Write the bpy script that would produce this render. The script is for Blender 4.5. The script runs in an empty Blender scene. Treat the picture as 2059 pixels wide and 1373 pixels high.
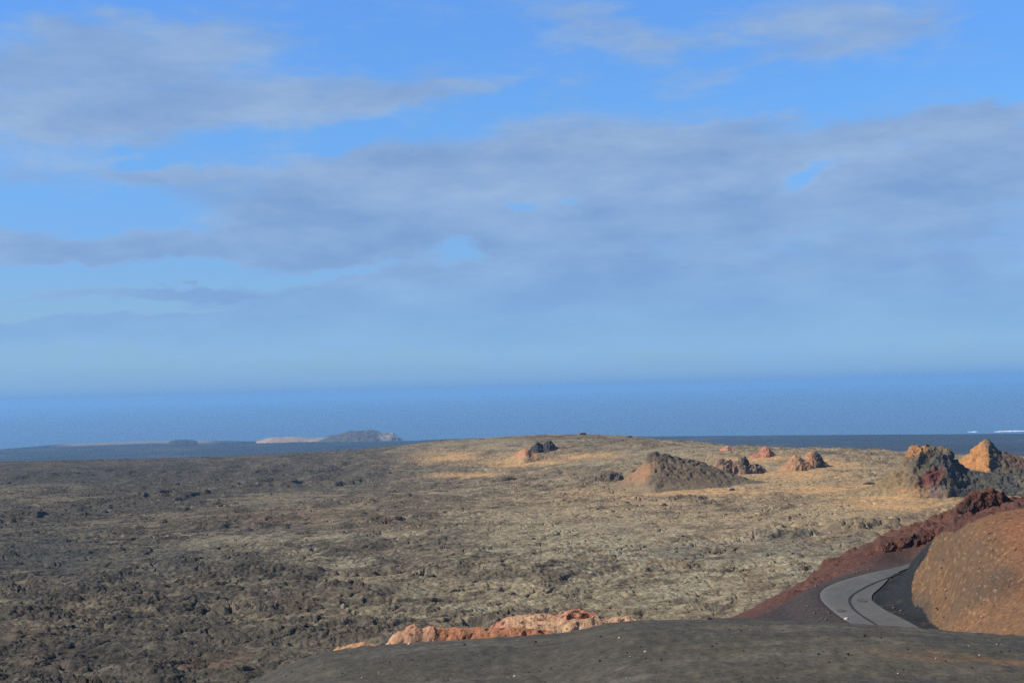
import bpy, math, random
import numpy as np
from mathutils import Matrix, Vector

random.seed(7)
rng = np.random.default_rng(11)
sc = bpy.context.scene
col = sc.collection

# ------------------------------------------------------------------ camera
W, HPX = 2059.0, 1373.0                      # size of the photograph the measurements were taken from
FPX = (W / 2) / math.tan(math.radians(18.0))
CAMZ = 225.0                                 # metres above the sea
HOR = 778.0                                  # level line in the middle of the picture
SL = 0.0267                                  # its tilt
PITCH = math.atan((HOR - HPX / 2) / FPX)
ROLL = math.atan(SL)
F = np.array([0, math.cos(PITCH), math.sin(PITCH)])
U0 = np.array([0, -math.sin(PITCH), math.cos(PITCH)])
R0 = np.array([1.0, 0, 0])
RT = math.cos(ROLL) * R0 - math.sin(ROLL) * U0
UP = math.cos(ROLL) * U0 + math.sin(ROLL) * R0


def pixdir(px, py):
    x = (np.asarray(px, float) - W / 2) / FPX
    y = -(np.asarray(py, float) - HPX / 2) / FPX
    return F[0] + x * RT[0] + y * UP[0], F[1] + x * RT[1] + y * UP[1], F[2] + x * RT[2] + y * UP[2]


def P(px, py, d):
    """World point seen at a picture position, at horizontal distance d."""
    a, b, c = pixdir(px, py)
    h = np.hypot(a, b)
    return a / h * d, b / h * d, CAMZ + c / h * d


def project(x, y, z):
    z = z - CAMZ
    f = x * F[0] + y * F[1] + z * F[2]
    r = x * RT[0] + y * RT[1] + z * RT[2]
    u = x * UP[0] + y * UP[1] + z * UP[2]
    return W / 2 + FPX * r / f, HPX / 2 - FPX * u / f


cam_d = bpy.data.cameras.new("camera")
cam = bpy.data.objects.new("camera", cam_d)
col.objects.link(cam)
cam_d.sensor_width = 36.0
cam_d.lens = 18.0 / math.tan(math.radians(18.0))
cam_d.clip_start = 0.5
cam_d.clip_end = 300000.0
cam.matrix_world = Matrix(((RT[0], UP[0], -F[0], 0), (RT[1], UP[1], -F[1], 0), (RT[2], UP[2], -F[2], CAMZ), (0, 0, 0, 1)))
sc.camera = cam

# ------------------------------------------------------------------ noise
_p = np.random.default_rng(3).permutation(256).astype(np.int64)
PERM = np.concatenate([_p, _p, _p])
_ang = np.random.default_rng(5).uniform(0, 2 * np.pi, 256)
GX, GY = np.cos(_ang).astype(np.float32), np.sin(_ang).astype(np.float32)
_g3 = np.random.default_rng(8).normal(size=(256, 3))
_g3 = (_g3 / np.linalg.norm(_g3, axis=1)[:, None]).astype(np.float32)


def perlin2(x, y, seed=0):
    x = x + seed * 17.31
    y = y + seed * 9.73
    xi = np.floor(x); yi = np.floor(y)
    xf = (x - xi).astype(np.float32); yf = (y - yi).astype(np.float32)
    xi = xi.astype(np.int64) & 255; yi = yi.astype(np.int64) & 255
    u = xf * xf * xf * (xf * (xf * 6 - 15) + 10)
    v = yf * yf * yf * (yf * (yf * 6 - 15) + 10)
    a = PERM[xi]; b = PERM[xi + 1]
    h = PERM[a + yi]; n00 = GX[h] * xf + GY[h] * yf
    h = PERM[b + yi]; n10 = GX[h] * (xf - 1) + GY[h] * yf
    h = PERM[a + yi + 1]; n01 = GX[h] * xf + GY[h] * (yf - 1)
    h = PERM[b + yi + 1]; n11 = GX[h] * (xf - 1) + GY[h] * (yf - 1)
    n0 = n00 + u * (n10 - n00); n1 = n01 + u * (n11 - n01)
    return (n0 + v * (n1 - n0)) * 1.5


def perlin3(x, y, z, seed=0):
    x = x + seed * 13.7; y = y + seed * 7.9; z = z + seed * 3.3
    xi = np.floor(x); yi = np.floor(y); zi = np.floor(z)
    f = [(x - xi).astype(np.float32), (y - yi).astype(np.float32), (z - zi).astype(np.float32)]
    xi = xi.astype(np.int64) & 255; yi = yi.astype(np.int64) & 255; zi = zi.astype(np.int64) & 255
    u, v, w = [t * t * t * (t * (t * 6 - 15) + 10) for t in f]

    def g(dx, dy, dz):
        h = PERM[PERM[PERM[xi + dx] + yi + dy] + zi + dz]
        q = _g3[h]
        return q[..., 0] * (f[0] - dx) + q[..., 1] * (f[1] - dy) + q[..., 2] * (f[2] - dz)
    x00 = g(0, 0, 0); x00 = x00 + u * (g(1, 0, 0) - x00)
    x10 = g(0, 1, 0); x10 = x10 + u * (g(1, 1, 0) - x10)
    x01 = g(0, 0, 1); x01 = x01 + u * (g(1, 0, 1) - x01)
    x11 = g(0, 1, 1); x11 = x11 + u * (g(1, 1, 1) - x11)
    y0 = x00 + v * (x10 - x00); y1 = x01 + v * (x11 - x01)
    return (y0 + w * (y1 - y0)) * 1.5


def fbm2(x, y, wl, octaves=4, gain=0.5, seed=0):
    s = 0; a = 1.0; t = 0
    for k in range(octaves):
        s = s + a * perlin2(x / wl, y / wl, seed + k)
        t += a; a *= gain; wl /= 2.03
    return s / t


def sstep(a, b, x):
    t = np.clip((x - a) / (b - a), 0, 1)
    return t * t * (3 - 2 * t)


def mixc(c, target, w):
    return c + (np.asarray(target, np.float32) - c) * w[..., None]


# ------------------------------------------------------------------ thin plate spline surfaces
class TPS:
    def __init__(self, pts, scale=100.0, smooth=1e-4):
        pts = np.asarray(pts, float)
        self.s = scale
        self.xy = pts[:, :2] / scale
        n = len(pts)
        K = self._k(self.xy, self.xy) + np.eye(n) * smooth
        Q = np.hstack([np.ones((n, 1)), self.xy])
        A = np.block([[K, Q], [Q.T, np.zeros((3, 3))]])
        sol = np.linalg.solve(A, np.concatenate([pts[:, 2], np.zeros(3)]))
        self.w, self.a = sol[:n], sol[n:]

    def _k(self, a, b):
        r2 = ((a[:, None, :] - b[None, :, :]) ** 2).sum(-1)
        return 0.5 * r2 * np.log(r2 + 1e-12)

    def __call__(self, x, y):
        x = np.asarray(x, float); sh = x.shape
        q = np.stack([x.ravel(), np.asarray(y, float).ravel()], 1) / self.s
        out = np.empty(len(q))
        for i in range(0, len(q), 20000):
            c = q[i:i + 20000]
            out[i:i + 20000] = self._k(c, self.xy) @ self.w + self.a[0] + c @ self.a[1:]
        return out.reshape(sh)


def hit(px, py, surf, d0, d1, n=600):
    """First point where the line of sight through a picture position meets surf(x, y)."""
    d = np.geomspace(d0, d1, n)
    x, y, z = P(px, py, d)
    s = surf(x, y)
    below = np.where(z <= s)[0]
    i = below[0] if len(below) else n - 1
    if i > 0:
        g0, g1 = z[i - 1] - s[i - 1], z[i] - s[i]
        t = g0 / (g0 - g1) if g0 != g1 else 1
        t = min(max(t, 0), 1)
        dd = d[i - 1] + t * (d[i] - d[i - 1])
    else:
        dd = d[0]
    x, y, z = P(px, py, dd)
    return float(x), float(y), float(surf(np.array([x]), np.array([y]))[0])


# ------------------------------------------------------------------ meshes
def mesh_grid(name, X, Y, Z, mat, rgb=None, keep=None, smooth=True, flip=False, origin=None):
    n, m = X.shape
    co = np.stack([X, Y, Z], -1).reshape(-1, 3).astype(np.float32)
    if origin is not None:
        co = co - np.asarray(origin, np.float32)
    idx = np.arange(n * m).reshape(n, m)
    q = np.stack([idx[:-1, :-1], idx[:-1, 1:], idx[1:, 1:], idx[1:, :-1]], -1)
    if keep is not None:
        q = q[keep]
    q = q.reshape(-1, 4)
    if flip:
        q = q[:, ::-1]
    used = np.unique(q)
    if len(used) < n * m:
        remap = np.full(n * m, -1, np.int64)
        remap[used] = np.arange(len(used))
        q = remap[q]; co = co[used]
        if rgb is not None:
            rgb = rgb.reshape(-1, 3)[used]
    return mesh_raw(name, co, q, mat, rgb, smooth, origin)


def mesh_raw(name, co, q, mat, rgb=None, smooth=True, origin=None):
    me = bpy.data.meshes.new(name)
    co = np.ascontiguousarray(co, np.float32); q = np.ascontiguousarray(q, np.int32)
    k = q.shape[1]
    me.vertices.add(len(co)); me.vertices.foreach_set("co", co.ravel())
    me.loops.add(q.size); me.loops.foreach_set("vertex_index", q.ravel())
    me.polygons.add(len(q))
    me.polygons.foreach_set("loop_start", np.arange(0, q.size, k, dtype=np.int32))
    me.polygons.foreach_set("use_smooth", np.full(len(q), smooth, bool))
    if rgb is not None:
        at = me.color_attributes.new("tint", "FLOAT_COLOR", "POINT")
        c = np.ones((len(co), 4), np.float32); c[:, :3] = np.clip(rgb.reshape(-1, 3), 0.004, 0.9)
        at.data.foreach_set("color", c.ravel())
    me.update(calc_edges=True)
    me.materials.append(mat)
    o = bpy.data.objects.new(name, me)
    if origin is not None:
        o.location = origin
    col.objects.link(o)
    return o


def structure(o, label=None, kind="structure"):
    o["kind"] = kind
    if label:
        o["label"] = label
    return o


def thing(o, label, cat, group=None):
    o["label"] = label; o["category"] = cat
    if group:
        o["group"] = group
    return o


# ------------------------------------------------------------------ materials
def nodes(mat):
    mat.use_nodes = True
    nt = mat.node_tree
    return nt, nt.nodes, nt.links


def ground_mat(name, scale, vary=0.35, rough=0.95, bump=0.0, bscale=3.0, bdist=0.1, spec=0.2):
    """Painted mineral colour from the mesh, broken up by grain; small relief by bump."""
    m = bpy.data.materials.new(name)
    nt, N, L = nodes(m)
    bs = N["Principled BSDF"]
    bs.inputs["Roughness"].default_value = rough
    bs.inputs["Specular IOR Level"].default_value = spec
    at = N.new("ShaderNodeAttribute"); at.attribute_name = "tint"
    geo = N.new("ShaderNodeNewGeometry")
    mp = N.new("ShaderNodeVectorMath"); mp.operation = "SUBTRACT"; mp.inputs[1].default_value = (0, 0, CAMZ)
    L.new(geo.outputs["Position"], mp.inputs[0])
    n1 = N.new("ShaderNodeTexNoise"); n1.inputs["Scale"].default_value = scale
    n1.inputs["Detail"].default_value = 6; n1.inputs["Roughness"].default_value = 0.7
    L.new(mp.outputs[0], n1.inputs["Vector"])
    mr = N.new("ShaderNodeMapRange")
    mr.inputs["From Min"].default_value = 0.3; mr.inputs["From Max"].default_value = 0.7
    mr.inputs["To Min"].default_value = 1 - vary; mr.inputs["To Max"].default_value = 1 + vary
    L.new(n1.outputs["Fac"], mr.inputs["Value"])
    mul = N.new("ShaderNodeVectorMath"); mul.operation = "SCALE"
    L.new(at.outputs["Color"], mul.inputs[0]); L.new(mr.outputs[0], mul.inputs["Scale"])
    L.new(mul.outputs[0], bs.inputs["Base Color"])
    if bump:
        n2 = N.new("ShaderNodeTexNoise"); n2.inputs["Scale"].default_value = bscale
        n2.inputs["Detail"].default_value = 5; n2.inputs["Roughness"].default_value = 0.65
        L.new(mp.outputs[0], n2.inputs["Vector"])
        bp = N.new("ShaderNodeBump"); bp.inputs["Strength"].default_value = bump; bp.inputs["Distance"].default_value = bdist
        L.new(n2.outputs["Fac"], bp.inputs["Height"]); L.new(bp.outputs[0], bs.inputs["Normal"])
    return m


M_LAVA = ground_mat("lava_clinker", 0.9, 0.45, bump=0.8, bscale=1.6, bdist=0.35)
M_PLAIN = ground_mat("far_lava_plain", 0.02, 0.3)
M_ASH = ground_mat("black_ash", 7.0, 0.4, bump=0.6, bscale=14.0, bdist=0.04)
M_CINDER = ground_mat("cinder", 2.2, 0.32, bump=0.5, bscale=4.0, bdist=0.12)
M_ROCK = ground_mat("lava_rock", 1.2, 0.4, bump=0.7, bscale=2.2, bdist=0.25)
M_TUFF = ground_mat("baked_tuff", 5.0, 0.35, bump=0.6, bscale=9.0, bdist=0.05)


def flat_mat(name, c, rough=0.9, vary=0.25, scale=3.0):
    m = bpy.data.materials.new(name)
    nt, N, L = nodes(m)
    bs = N["Principled BSDF"]; bs.inputs["Roughness"].default_value = rough
    bs.inputs["Specular IOR Level"].default_value = 0.25
    geo = N.new("ShaderNodeNewGeometry")
    mp = N.new("ShaderNodeVectorMath"); mp.operation = "SUBTRACT"; mp.inputs[1].default_value = (0, 0, CAMZ)
    L.new(geo.outputs["Position"], mp.inputs[0])
    n1 = N.new("ShaderNodeTexNoise"); n1.inputs["Scale"].default_value = scale; n1.inputs["Detail"].default_value = 5
    L.new(mp.outputs[0], n1.inputs["Vector"])
    mr = N.new("ShaderNodeMapRange"); mr.inputs["From Min"].default_value = 0.3; mr.inputs["From Max"].default_value = 0.7
    mr.inputs["To Min"].default_value = 1 - vary; mr.inputs["To Max"].default_value = 1 + vary
    L.new(n1.outputs["Fac"], mr.inputs["Value"])
    rg = N.new("ShaderNodeRGB"); rg.outputs[0].default_value = (*c, 1)
    mul = N.new("ShaderNodeVectorMath"); mul.operation = "SCALE"
    L.new(rg.outputs[0], mul.inputs[0]); L.new(mr.outputs[0], mul.inputs["Scale"])
    L.new(mul.outputs[0], bs.inputs["Base Color"])
    return m


# ------------------------------------------------------------------ sun and sky
SUN_EL, SUN_AZ = math.radians(40), math.radians(-103)     # azimuth from the view direction, negative = left
sd = bpy.data.lights.new("sun", "SUN"); sd.energy = 5.0; sd.angle = math.radians(0.53); sd.color = (1.0, 0.91, 0.76)
so = bpy.data.objects.new("sun", sd); col.objects.link(so)
sv = Vector((math.sin(SUN_AZ) * math.cos(SUN_EL), math.cos(SUN_AZ) * math.cos(SUN_EL), math.sin(SUN_EL)))
so.rotation_euler = sv.to_track_quat("Z", "Y").to_euler()
so.location = (0, 0, 600)

world = bpy.data.worlds.new("World"); sc.world = world; world.use_nodes = True
wt = world.node_tree; WN, WL = wt.nodes, wt.links
bg = WN["Background"]; SKY_STRENGTH = 0.15; bg.inputs["Strength"].default_value = SKY_STRENGTH


def wmath(op, a, b=None, c=None, clamp=False):
    n = WN.new("ShaderNodeMath"); n.operation = op; n.use_clamp = clamp
    for i, v in enumerate((a, b, c)):
        if v is None:
            continue
        if isinstance(v, (int, float)):
            n.inputs[i].default_value = v
        else:
            WL.new(v, n.inputs[i])
    return n.outputs[0]


sky = WN.new("ShaderNodeTexSky"); sky.sky_type = "NISHITA"; sky.sun_disc = False
sky.sun_elevation = SUN_EL; sky.sun_rotation = SUN_AZ
sky.altitude = 260; sky.air_density = 1.0; sky.dust_density = 0.6; sky.ozone_density = 2.0
tc = WN.new("ShaderNodeTexCoord")
sx = WN.new("ShaderNodeSeparateXYZ"); WL.new(tc.outputs["Generated"], sx.inputs[0])
az = wmath("ARCTAN2", sx.outputs[0], sx.outputs[1])
el = wmath("ARCSINE", sx.outputs[2])
# sky chart: U runs along the horizon, V climbs from it (both in thousandths of the picture measure)
cu = wmath("MULTIPLY", az, FPX / 1000)
cv = wmath("MULTIPLY", el, FPX / 1000)
# cloud decks hang level with the true horizon
cb = WN.new("ShaderNodeCombineXYZ"); WL.new(cu, cb.inputs[0]); WL.new(cv, cb.inputs[1])
CH = cb.outputs[0]


def wnoise(scale, sxy, detail, rough, off=(0, 0, 0), dist=0.0):
    mp = WN.new("ShaderNodeMapping"); mp.inputs["Scale"].default_value = (sxy[0], sxy[1], 1); mp.inputs["Location"].default_value = off
    mp.inputs["Rotation"].default_value = (0, 0, math.radians(-7))
    WL.new(CH, mp.inputs[0])
    n = WN.new("ShaderNodeTexNoise"); n.inputs["Scale"].default_value = scale
    n.inputs["Detail"].default_value = detail; n.inputs["Roughness"].default_value = rough; n.inputs["Distortion"].default_value = dist
    WL.new(mp.outputs[0], n.inputs["Vector"])
    return n.outputs["Fac"]


# wobble the chart a little so the cloud edges are ragged
nw = WN.new("ShaderNodeTexNoise"); nw.inputs["Scale"].default_value = 5.0; nw.inputs["Detail"].default_value = 5; nw.inputs["Roughness"].default_value = 0.6
mpw = WN.new("ShaderNodeMapping"); mpw.inputs["Scale"].default_value = (1, 2.4, 1); WL.new(CH, mpw.inputs[0]); WL.new(mpw.outputs[0], nw.inputs["Vector"])
vs = WN.new("ShaderNodeVectorMath"); vs.operation = "SUBTRACT"; WL.new(nw.outputs["Color"], vs.inputs[0]); vs.inputs[1].default_value = (0.5, 0.5, 0.5)
vm = WN.new("ShaderNodeVectorMath"); vm.operation = "MULTIPLY"; WL.new(vs.outputs[0], vm.inputs[0]); vm.inputs[1].default_value = (0.26, 0.12, 0)
va = WN.new("ShaderNodeVectorMath"); va.operation = "ADD"; WL.new(CH, va.inputs[0]); WL.new(vm.outputs[0], va.inputs[1])
CHW = va.outputs[0]

# banks of the broken cloud deck: (U, V above the horizon, half width, half height, tilt in degrees, weight), in picture measure
BANKS = [
    (250, 600, 430, 84, 3, .9), (560, 545, 470, 52, 9, .72), (60, 500, 260, 60, 0, .40), (300, 690, 300, 40, 0, .45), (860, 570, 260, 24, 10, .35),
    (1230, 690, 190, 50, -12, .62), (1680, 672, 250, 62, 0, .78), (1160, 566, 66, 24, 14, .42), (1430, 580, 130, 24, 14, .34), (1540, 500, 90, 22, 4, .42), (1350, 592, 60, 14, 10, .3), (850, 740, 120, 24, 0, .25),
    (1060, 440, 480, 80, 7, .72), (640, 370, 440, 90, 6, .52), (1600, 400, 480, 90, 8, .66), (2060, 400, 260, 85, 8, .6), (1850, 470, 260, 26, 6, .45),
    (1450, 250, 1050, 190, 0, .78), (800, 220, 520, 110, 6, .45), (1500, 110, 1100, 90, 0, .70),
    (160, 275, 330, 44, -2, .82), (560, 275, 330, 44, 2, .70), (120, 420, 200, 40, 0, .45), (370, 405, 130, 26, 4, .50), (-20, 350, 60, 26, 0, .5),
    (300, 190, 300, 13, 2, .85), (250, 128, 620, 30, 3, .85), (500, 90, 700, 50, 0, .5),
]
HOLES = [(1640, 385, 60, 24, 30, .85), (912, 272, 66, 22, 4, .9), (1150, 362, 44, 12, 0, .55), (1040, 336, 40, 12, 0, .45), (700, 232, 190, 14, 8, .75), (330, 230, 460, 22, 1, 1.0), (330, 160, 230, 8, 2, .5), (60, 155, 160, 10, 0, .6), (220, 345, 170, 26, 2, .7), (290, 440, 80, 18, 0, .4),
         (700, 474, 110, 13, 12, .6), (890, 362, 60, 14, 0, .3), (560, 200, 130, 10, 3, .4), (440, 300, 60, 22, -30, .35)]


def bumps(lst):
    acc = None
    for (px, v, hw, hh, tilt, wgt) in lst:
        mp = WN.new("ShaderNodeMapping"); mp.vector_type = "TEXTURE"
        mp.inputs["Location"].default_value = ((px - W / 2) / 1000, (v + 16) / 1000, 0)
        mp.inputs["Rotation"].default_value = (0, 0, math.radians(tilt - 1.5))
        mp.inputs["Scale"].default_value = (hw / 1000, hh / 1000, 1)
        WL.new(CHW, mp.inputs[0])
        ln = WN.new("ShaderNodeVectorMath"); ln.operation = "LENGTH"; WL.new(mp.outputs[0], ln.inputs[0])
        mr = WN.new("ShaderNodeMapRange"); mr.interpolation_type = "SMOOTHSTEP"
        mr.inputs["From Min"].default_value = 1.45; mr.inputs["From Max"].default_value = 0.25
        mr.inputs["To Min"].default_value = 0; mr.inputs["To Max"].default_value = wgt
        WL.new(ln.outputs["Value"], mr.inputs["Value"])
        acc = mr.outputs[0] if acc is None else wmath("ADD", acc, mr.outputs[0])
    return acc


dens = wmath("SUBTRACT", wmath("MINIMUM", bumps(BANKS), 1.1), bumps(HOLES))
n_big = wnoise(2.6, (1, 2.6), 6, 0.55, (3.1, 1.7, 0))
n_fine = wnoise(9.0, (1, 3.4), 8, 0.62, (0.4, 5.2, 0), 0.4)
dens = wmath("ADD", dens, wmath("MULTIPLY", wmath("SUBTRACT", n_big, 0.5), 1.35))
dens = wmath("ADD", dens, wmath("MULTIPLY", wmath("SUBTRACT", n_fine, 0.5), 0.9))
mrc = WN.new("ShaderNodeMapRange"); mrc.interpolation_type = "SMOOTHSTEP"
mrc.inputs["From Min"].default_value = 0.02; mrc.inputs["From Max"].default_value = 0.88
WL.new(dens, mrc.inputs["Value"])
cover = wmath("MULTIPLY", mrc.outputs[0], 0.93)


def wramp(val, stops):
    r = WN.new("ShaderNodeValToRGB")
    e = r.color_ramp.elements
    while len(e) < len(stops):
        e.new(0.5)
    for q, (p, c) in zip(e, stops):
        q.position = p; q.color = (*c, 1)
    WL.new(val, r.inputs[0])
    return r.outputs[0]


def wmix(fac, a, b, mode="MIX"):
    m = WN.new("ShaderNodeMix"); m.data_type = "RGBA"; m.blend_type = mode; m.clamp_factor = True
    if isinstance(fac, (int, float)):
        m.inputs[0].default_value = fac
    else:
        WL.new(fac, m.inputs[0])
    for i, v in ((6, a), (7, b)):
        if isinstance(v, tuple):
            m.inputs[i].default_value = (*v, 1)
        else:
            WL.new(v, m.inputs[i])
    return m.outputs[2]


elr = wmath("DIVIDE", cv, 0.8, clamp=True)
# clear sky: the physical sky, deepened towards the saturated blue of the dry trade-wind air
tint = wramp(elr, [(0.0, (.37, .55, .87)), (0.3, (.38, .59, .96)), (0.65, (.43, .73, 1.10)), (1.0, (.47, .80, 1.26))])
zen = wramp(wmath("DIVIDE", el, 1.5708, clamp=True), [(0.0, (1, 1, 1)), (0.17, (1, 1, 1)), (0.32, (.55, .50, .45)), (1.0, (.42, .36, .32))])
clear = wmix(1.0, wmix(1.0, sky.outputs[0], tint, "MULTIPLY"), zen, "MULTIPLY")
K = 1.0 / SKY_STRENGTH
n_tone = wnoise(3.4, (1, 3.0), 5, 0.55, (7.7, 2.2, 0))
tone = wmath("ADD", wmath("ADD", wmath("MULTIPLY", wmath("SUBTRACT", n_tone, 0.5), 2.4), wmath("MULTIPLY", wmath("SUBTRACT", n_fine, 0.5), 1.1)), wmath("SUBTRACT", 0.85, wmath("MULTIPLY", dens, 0.42)), clamp=True)
cl_lo = wramp(elr, [(0.0, (.23, .44, .74)), (0.2, (.20, .37, .67)), (0.35, (.20, .35, .63)), (0.6, (.205, .345, .61)), (1.0, (.21, .36, .66))])
cl_hi = wramp(elr, [(0.0, (.27, .49, .77)), (0.2, (.27, .46, .76)), (0.4, (.31, .47, .73)), (0.6, (.335, .48, .71)), (1.0, (.285, .44, .70))])
cl = wmix(tone, cl_lo, cl_hi)
cls = WN.new("ShaderNodeVectorMath"); cls.operation = "SCALE"; cls.inputs["Scale"].default_value = K; WL.new(cl, cls.inputs[0])
skyc = wmix(cover, clear, cls.outputs[0])
# thin murk of the marine layer low over the water
murk = wramp(wmath("DIVIDE", cv, 0.07, clamp=True), [(0.0, (.165 * K, .36 * K, .68 * K)), (0.35, (.215 * K, .42 * K, .73 * K)), (1.0, (.25 * K, .475 * K, .755 * K))])
hz = wmath("MULTIPLY", wmath("POWER", wmath("SUBTRACT", 1.0, wmath("DIVIDE", cv, 0.24, clamp=True)), 1.2), 0.95)
skyc = wmix(hz, skyc, murk)
WL.new(skyc, bg.inputs["Color"])

# ------------------------------------------------------------------ the lava field
def polar(px0, px1, ncol, d0, d1, nrow):
    a0, a1 = math.atan((px0 - W / 2) / FPX), math.atan((px1 - W / 2) / FPX)
    A = np.linspace(a0, a1, ncol)[None, :]; D = np.geomspace(d0, d1, nrow)[:, None]
    A, D = np.broadcast_arrays(A, D)
    return A, D, np.sin(A) * D, np.cos(A) * D


crest = [(-900, 948, 1100), (-400, 938, 1100), (0, 929, 1100), (150, 926, 1100), (300, 923, 1100), (450, 919, 1090), (600, 911, 1080), (700, 906, 1070), (800, 898, 1060), (870, 888, 1050),
         (930, 884, 1050), (1080, 876, 1050), (1150, 873, 1040), (1250, 877, 1000), (1350, 884, 900), (1450, 893, 780), (1550, 899, 690), (1660, 900, 650), (1780, 907, 620),
         (1900, 914, 620), (2059, 918, 620), (2400, 915, 640), (2900, 910, 650)]
fp = []
for (px, py, d) in crest:
    fp.append(P(px, py, d)); fp.append(P(px, py + 24, d * 1.16)); fp.append(P(px, py + 52, d * 1.5)); fp.append(P(px, py + 70, d * 2.1))
for px, zz in ((-900, (-25, -28, -31, -34, -38)), (0, (-25, -28, -31, -33.5, -38.5)), (500, (-26, -29, -31, -33, -37)), (1030, (-27, -30, -31, -31.5, -33.5)),
               (1450, (-28, -31, -32, -32, -31.5)), (1880, (-30, -32, -32, -32, -31)), (2400, (-30, -32, -32, -32, -31)), (2900, (-30, -32, -32, -32, -31))):
    for d, z in zip((100, 170, 270, 400, 560 if px > 1400 else 700), zz):
        a = math.atan((px - W / 2) / FPX)
        fp.append((math.sin(a) * d, math.cos(a) * d, CAMZ + z))
FIELD = TPS([(math.atan2(x, y), math.log(y * y + x * x) / 2, z) for x, y, z in [tuple(map(float, q)) for q in fp]], 1.0, 1e-5)


def field_z(x, y):
    x = np.asarray(x, float); y = np.asarray(y, float)
    a, d = np.arctan2(x, y), np.hypot(x, y)
    z = FIELD(a, np.log(d))
    return z - 3.0 * sstep(550, 1000, d) - (sag_z(a, d) if SAG_AZ is not None else 0)


SAG_AZ = None


NC, NR = 1500, 1640
A, D, X, Y = polar(-250, 2350, NC, 95, 1900, NR)
# coarse spline, refined bilinearly
ci = np.linspace(0, NR - 1, 110); cj = np.linspace(0, NC - 1, 110)
lnD = np.log(D[:, 0]); aa = A[0]
cz = FIELD(np.broadcast_to(np.interp(cj, np.arange(NC), aa)[None, :], (110, 110)), np.broadcast_to(np.interp(ci, np.arange(NR), lnD)[:, None], (110, 110)))
tmp = np.stack([np.interp(np.arange(NC), cj, r) for r in cz])
BZ = np.stack([np.interp(np.arange(NR), ci, tmp[:, j]) for j in range(NC)], 1)
BZ = BZ - 3.0 * sstep(550, 1000, D)
U, V = project(X, Y, BZ)

cell = D * 0.0013
wx = fbm2(X, Y, 30, 3, seed=21) * 6
wy = fbm2(X, Y, 30, 3, seed=27) * 6
rough_n = fbm2(X + wx, Y * 0.8 + wy, 75, 4, 0.55, seed=31)
rough = sstep(-0.28, 0.22, rough_n)                      # 1 = jagged clinker, 0 = flat crusts and sand
med = fbm2(X + wx, Y + wy, 22, 4, 0.6, seed=41)
clump = sstep(-0.12, 0.22, fbm2(X + wx, (Y + wy) * 0.75, 9.5, 4, 0.6, seed=45))
rough = np.clip((rough * 0.6 + 0.35 * sstep(-0.2, 0.35, med) + 0.15) * (0.45 + 0.65 * clump), 0, 1)


def zone(px, py, wx_, wy_, tilt=0.0, p=1.0):
    du = (U - px); dv = (V - py) + du * tilt
    return np.exp(-((du / wx_) ** 2 + (dv / wy_) ** 2) ** p)


# calmer ground: orange sand flats and pale crusts
sand = np.zeros_like(BZ)
for z in ((1800, 1012, 130, 26), (1740, 985, 80, 14), (1420, 990, 150, 8), (1690, 985, 150, 12), (1600, 958, 90, 10), (1880, 985, 70, 22), (1050, 918, 90, 10), (940, 945, 80, 5), (900, 905, 55, 9), (1180, 912, 60, 6), (1520, 925, 80, 8), (1650, 935, 60, 10)):
    sand = np.maximum(sand, zone(*z))
pale = np.zeros_like(BZ)
for z in ((520, 1085, 140, 18), (380, 1090, 60, 26), (650, 1080, 120, 12), (700, 1130, 110, 12), (940, 1225, 40, 10), (1250, 1090, 260, 60), (1560, 1120, 200, 60), (1400, 1180, 200, 40)):
    pale = np.maximum(pale, zone(*z) * 0.8)
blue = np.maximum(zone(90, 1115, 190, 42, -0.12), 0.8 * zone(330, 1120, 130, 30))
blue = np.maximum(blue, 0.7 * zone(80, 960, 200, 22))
rough = np.maximum(rough, (0.75 + 0.25 * med) * sstep(260, 170, D))
rough = np.clip(rough * (1 - 0.85 * sand) * (1 - 0.75 * np.clip(pale * 1.1, 0, 1) * sstep(-0.1, 0.25, med + 0.1)) * (1 - 0.45 * blue), 0.06, 1)

h = np.zeros(BZ.shape, np.float32)
patch = sstep(-0.3, 0.3, fbm2(X * 0.7, Y, 42, 3, 0.55, seed=47)) * (1 - 0.55 * np.clip(zone(1560, 990, 420, 50) + 0.6 * zone(1250, 960, 300, 30), 0, 1))


def cmf(x, y):
    return perlin2(x / 5.3, y / 5.3, 66)


for k, (wl, amp) in enumerate(((34, 0.9), (17, 0.95), (8.5, 1.0), (4.4, 0.85), (2.3, 0.62), (1.2, 0.46), (0.62, 0.42), (0.33, 0.27))):
    fade = sstep(1.6, 3.2, wl / cell)
    if fade.max() <= 0:
        continue
    ax = 0.62 if wl > 1.5 else 0.85
    n = perlin2((X + wx) * ax / wl, (Y + wy) / wl, 50 + k)
    bil = np.abs(n) * 2 - 0.55                     # rounded lumps parted by sharp clefts
    rid = 0.5 - np.abs(perlin2(X * ax / wl * 1.13, Y / wl * 1.13, 70 + k)) * 1.6
    mixk = 0.55 if wl > 3 else 0.4
    rm = rough ** (0.8 if wl < 10 else 0.4)
    h += (amp * (bil * mixk + rid * (1 - mixk)) * fade * ((0.08 + 0.92 * rm) if wl > 3 else (0.35 + 0.65 * rm) * (0.4 + 0.75 * patch)) * (1 - 0.45 * sstep(600, 1000, D))).astype(np.float32)
for wl, dp, wd, sd in ((9.0, 0.8, 0.055, 61), (4.0, 0.55, 0.07, 62), (2.0, 0.3, 0.09, 63)):
    n = perlin2((X + wx) * 0.6 / wl + 0.5 * cmf(X, Y), (Y + wy) / wl, sd)
    open_ = sstep(-0.25, 0.2, perlin2(X / (wl * 3.1), Y / (wl * 3.1), sd + 20))
    h -= (dp * np.exp(-(n / wd) ** 2) * open_ * sstep(1100, 500, D) * (1 - 0.6 * sand)).astype(np.float32)
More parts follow.
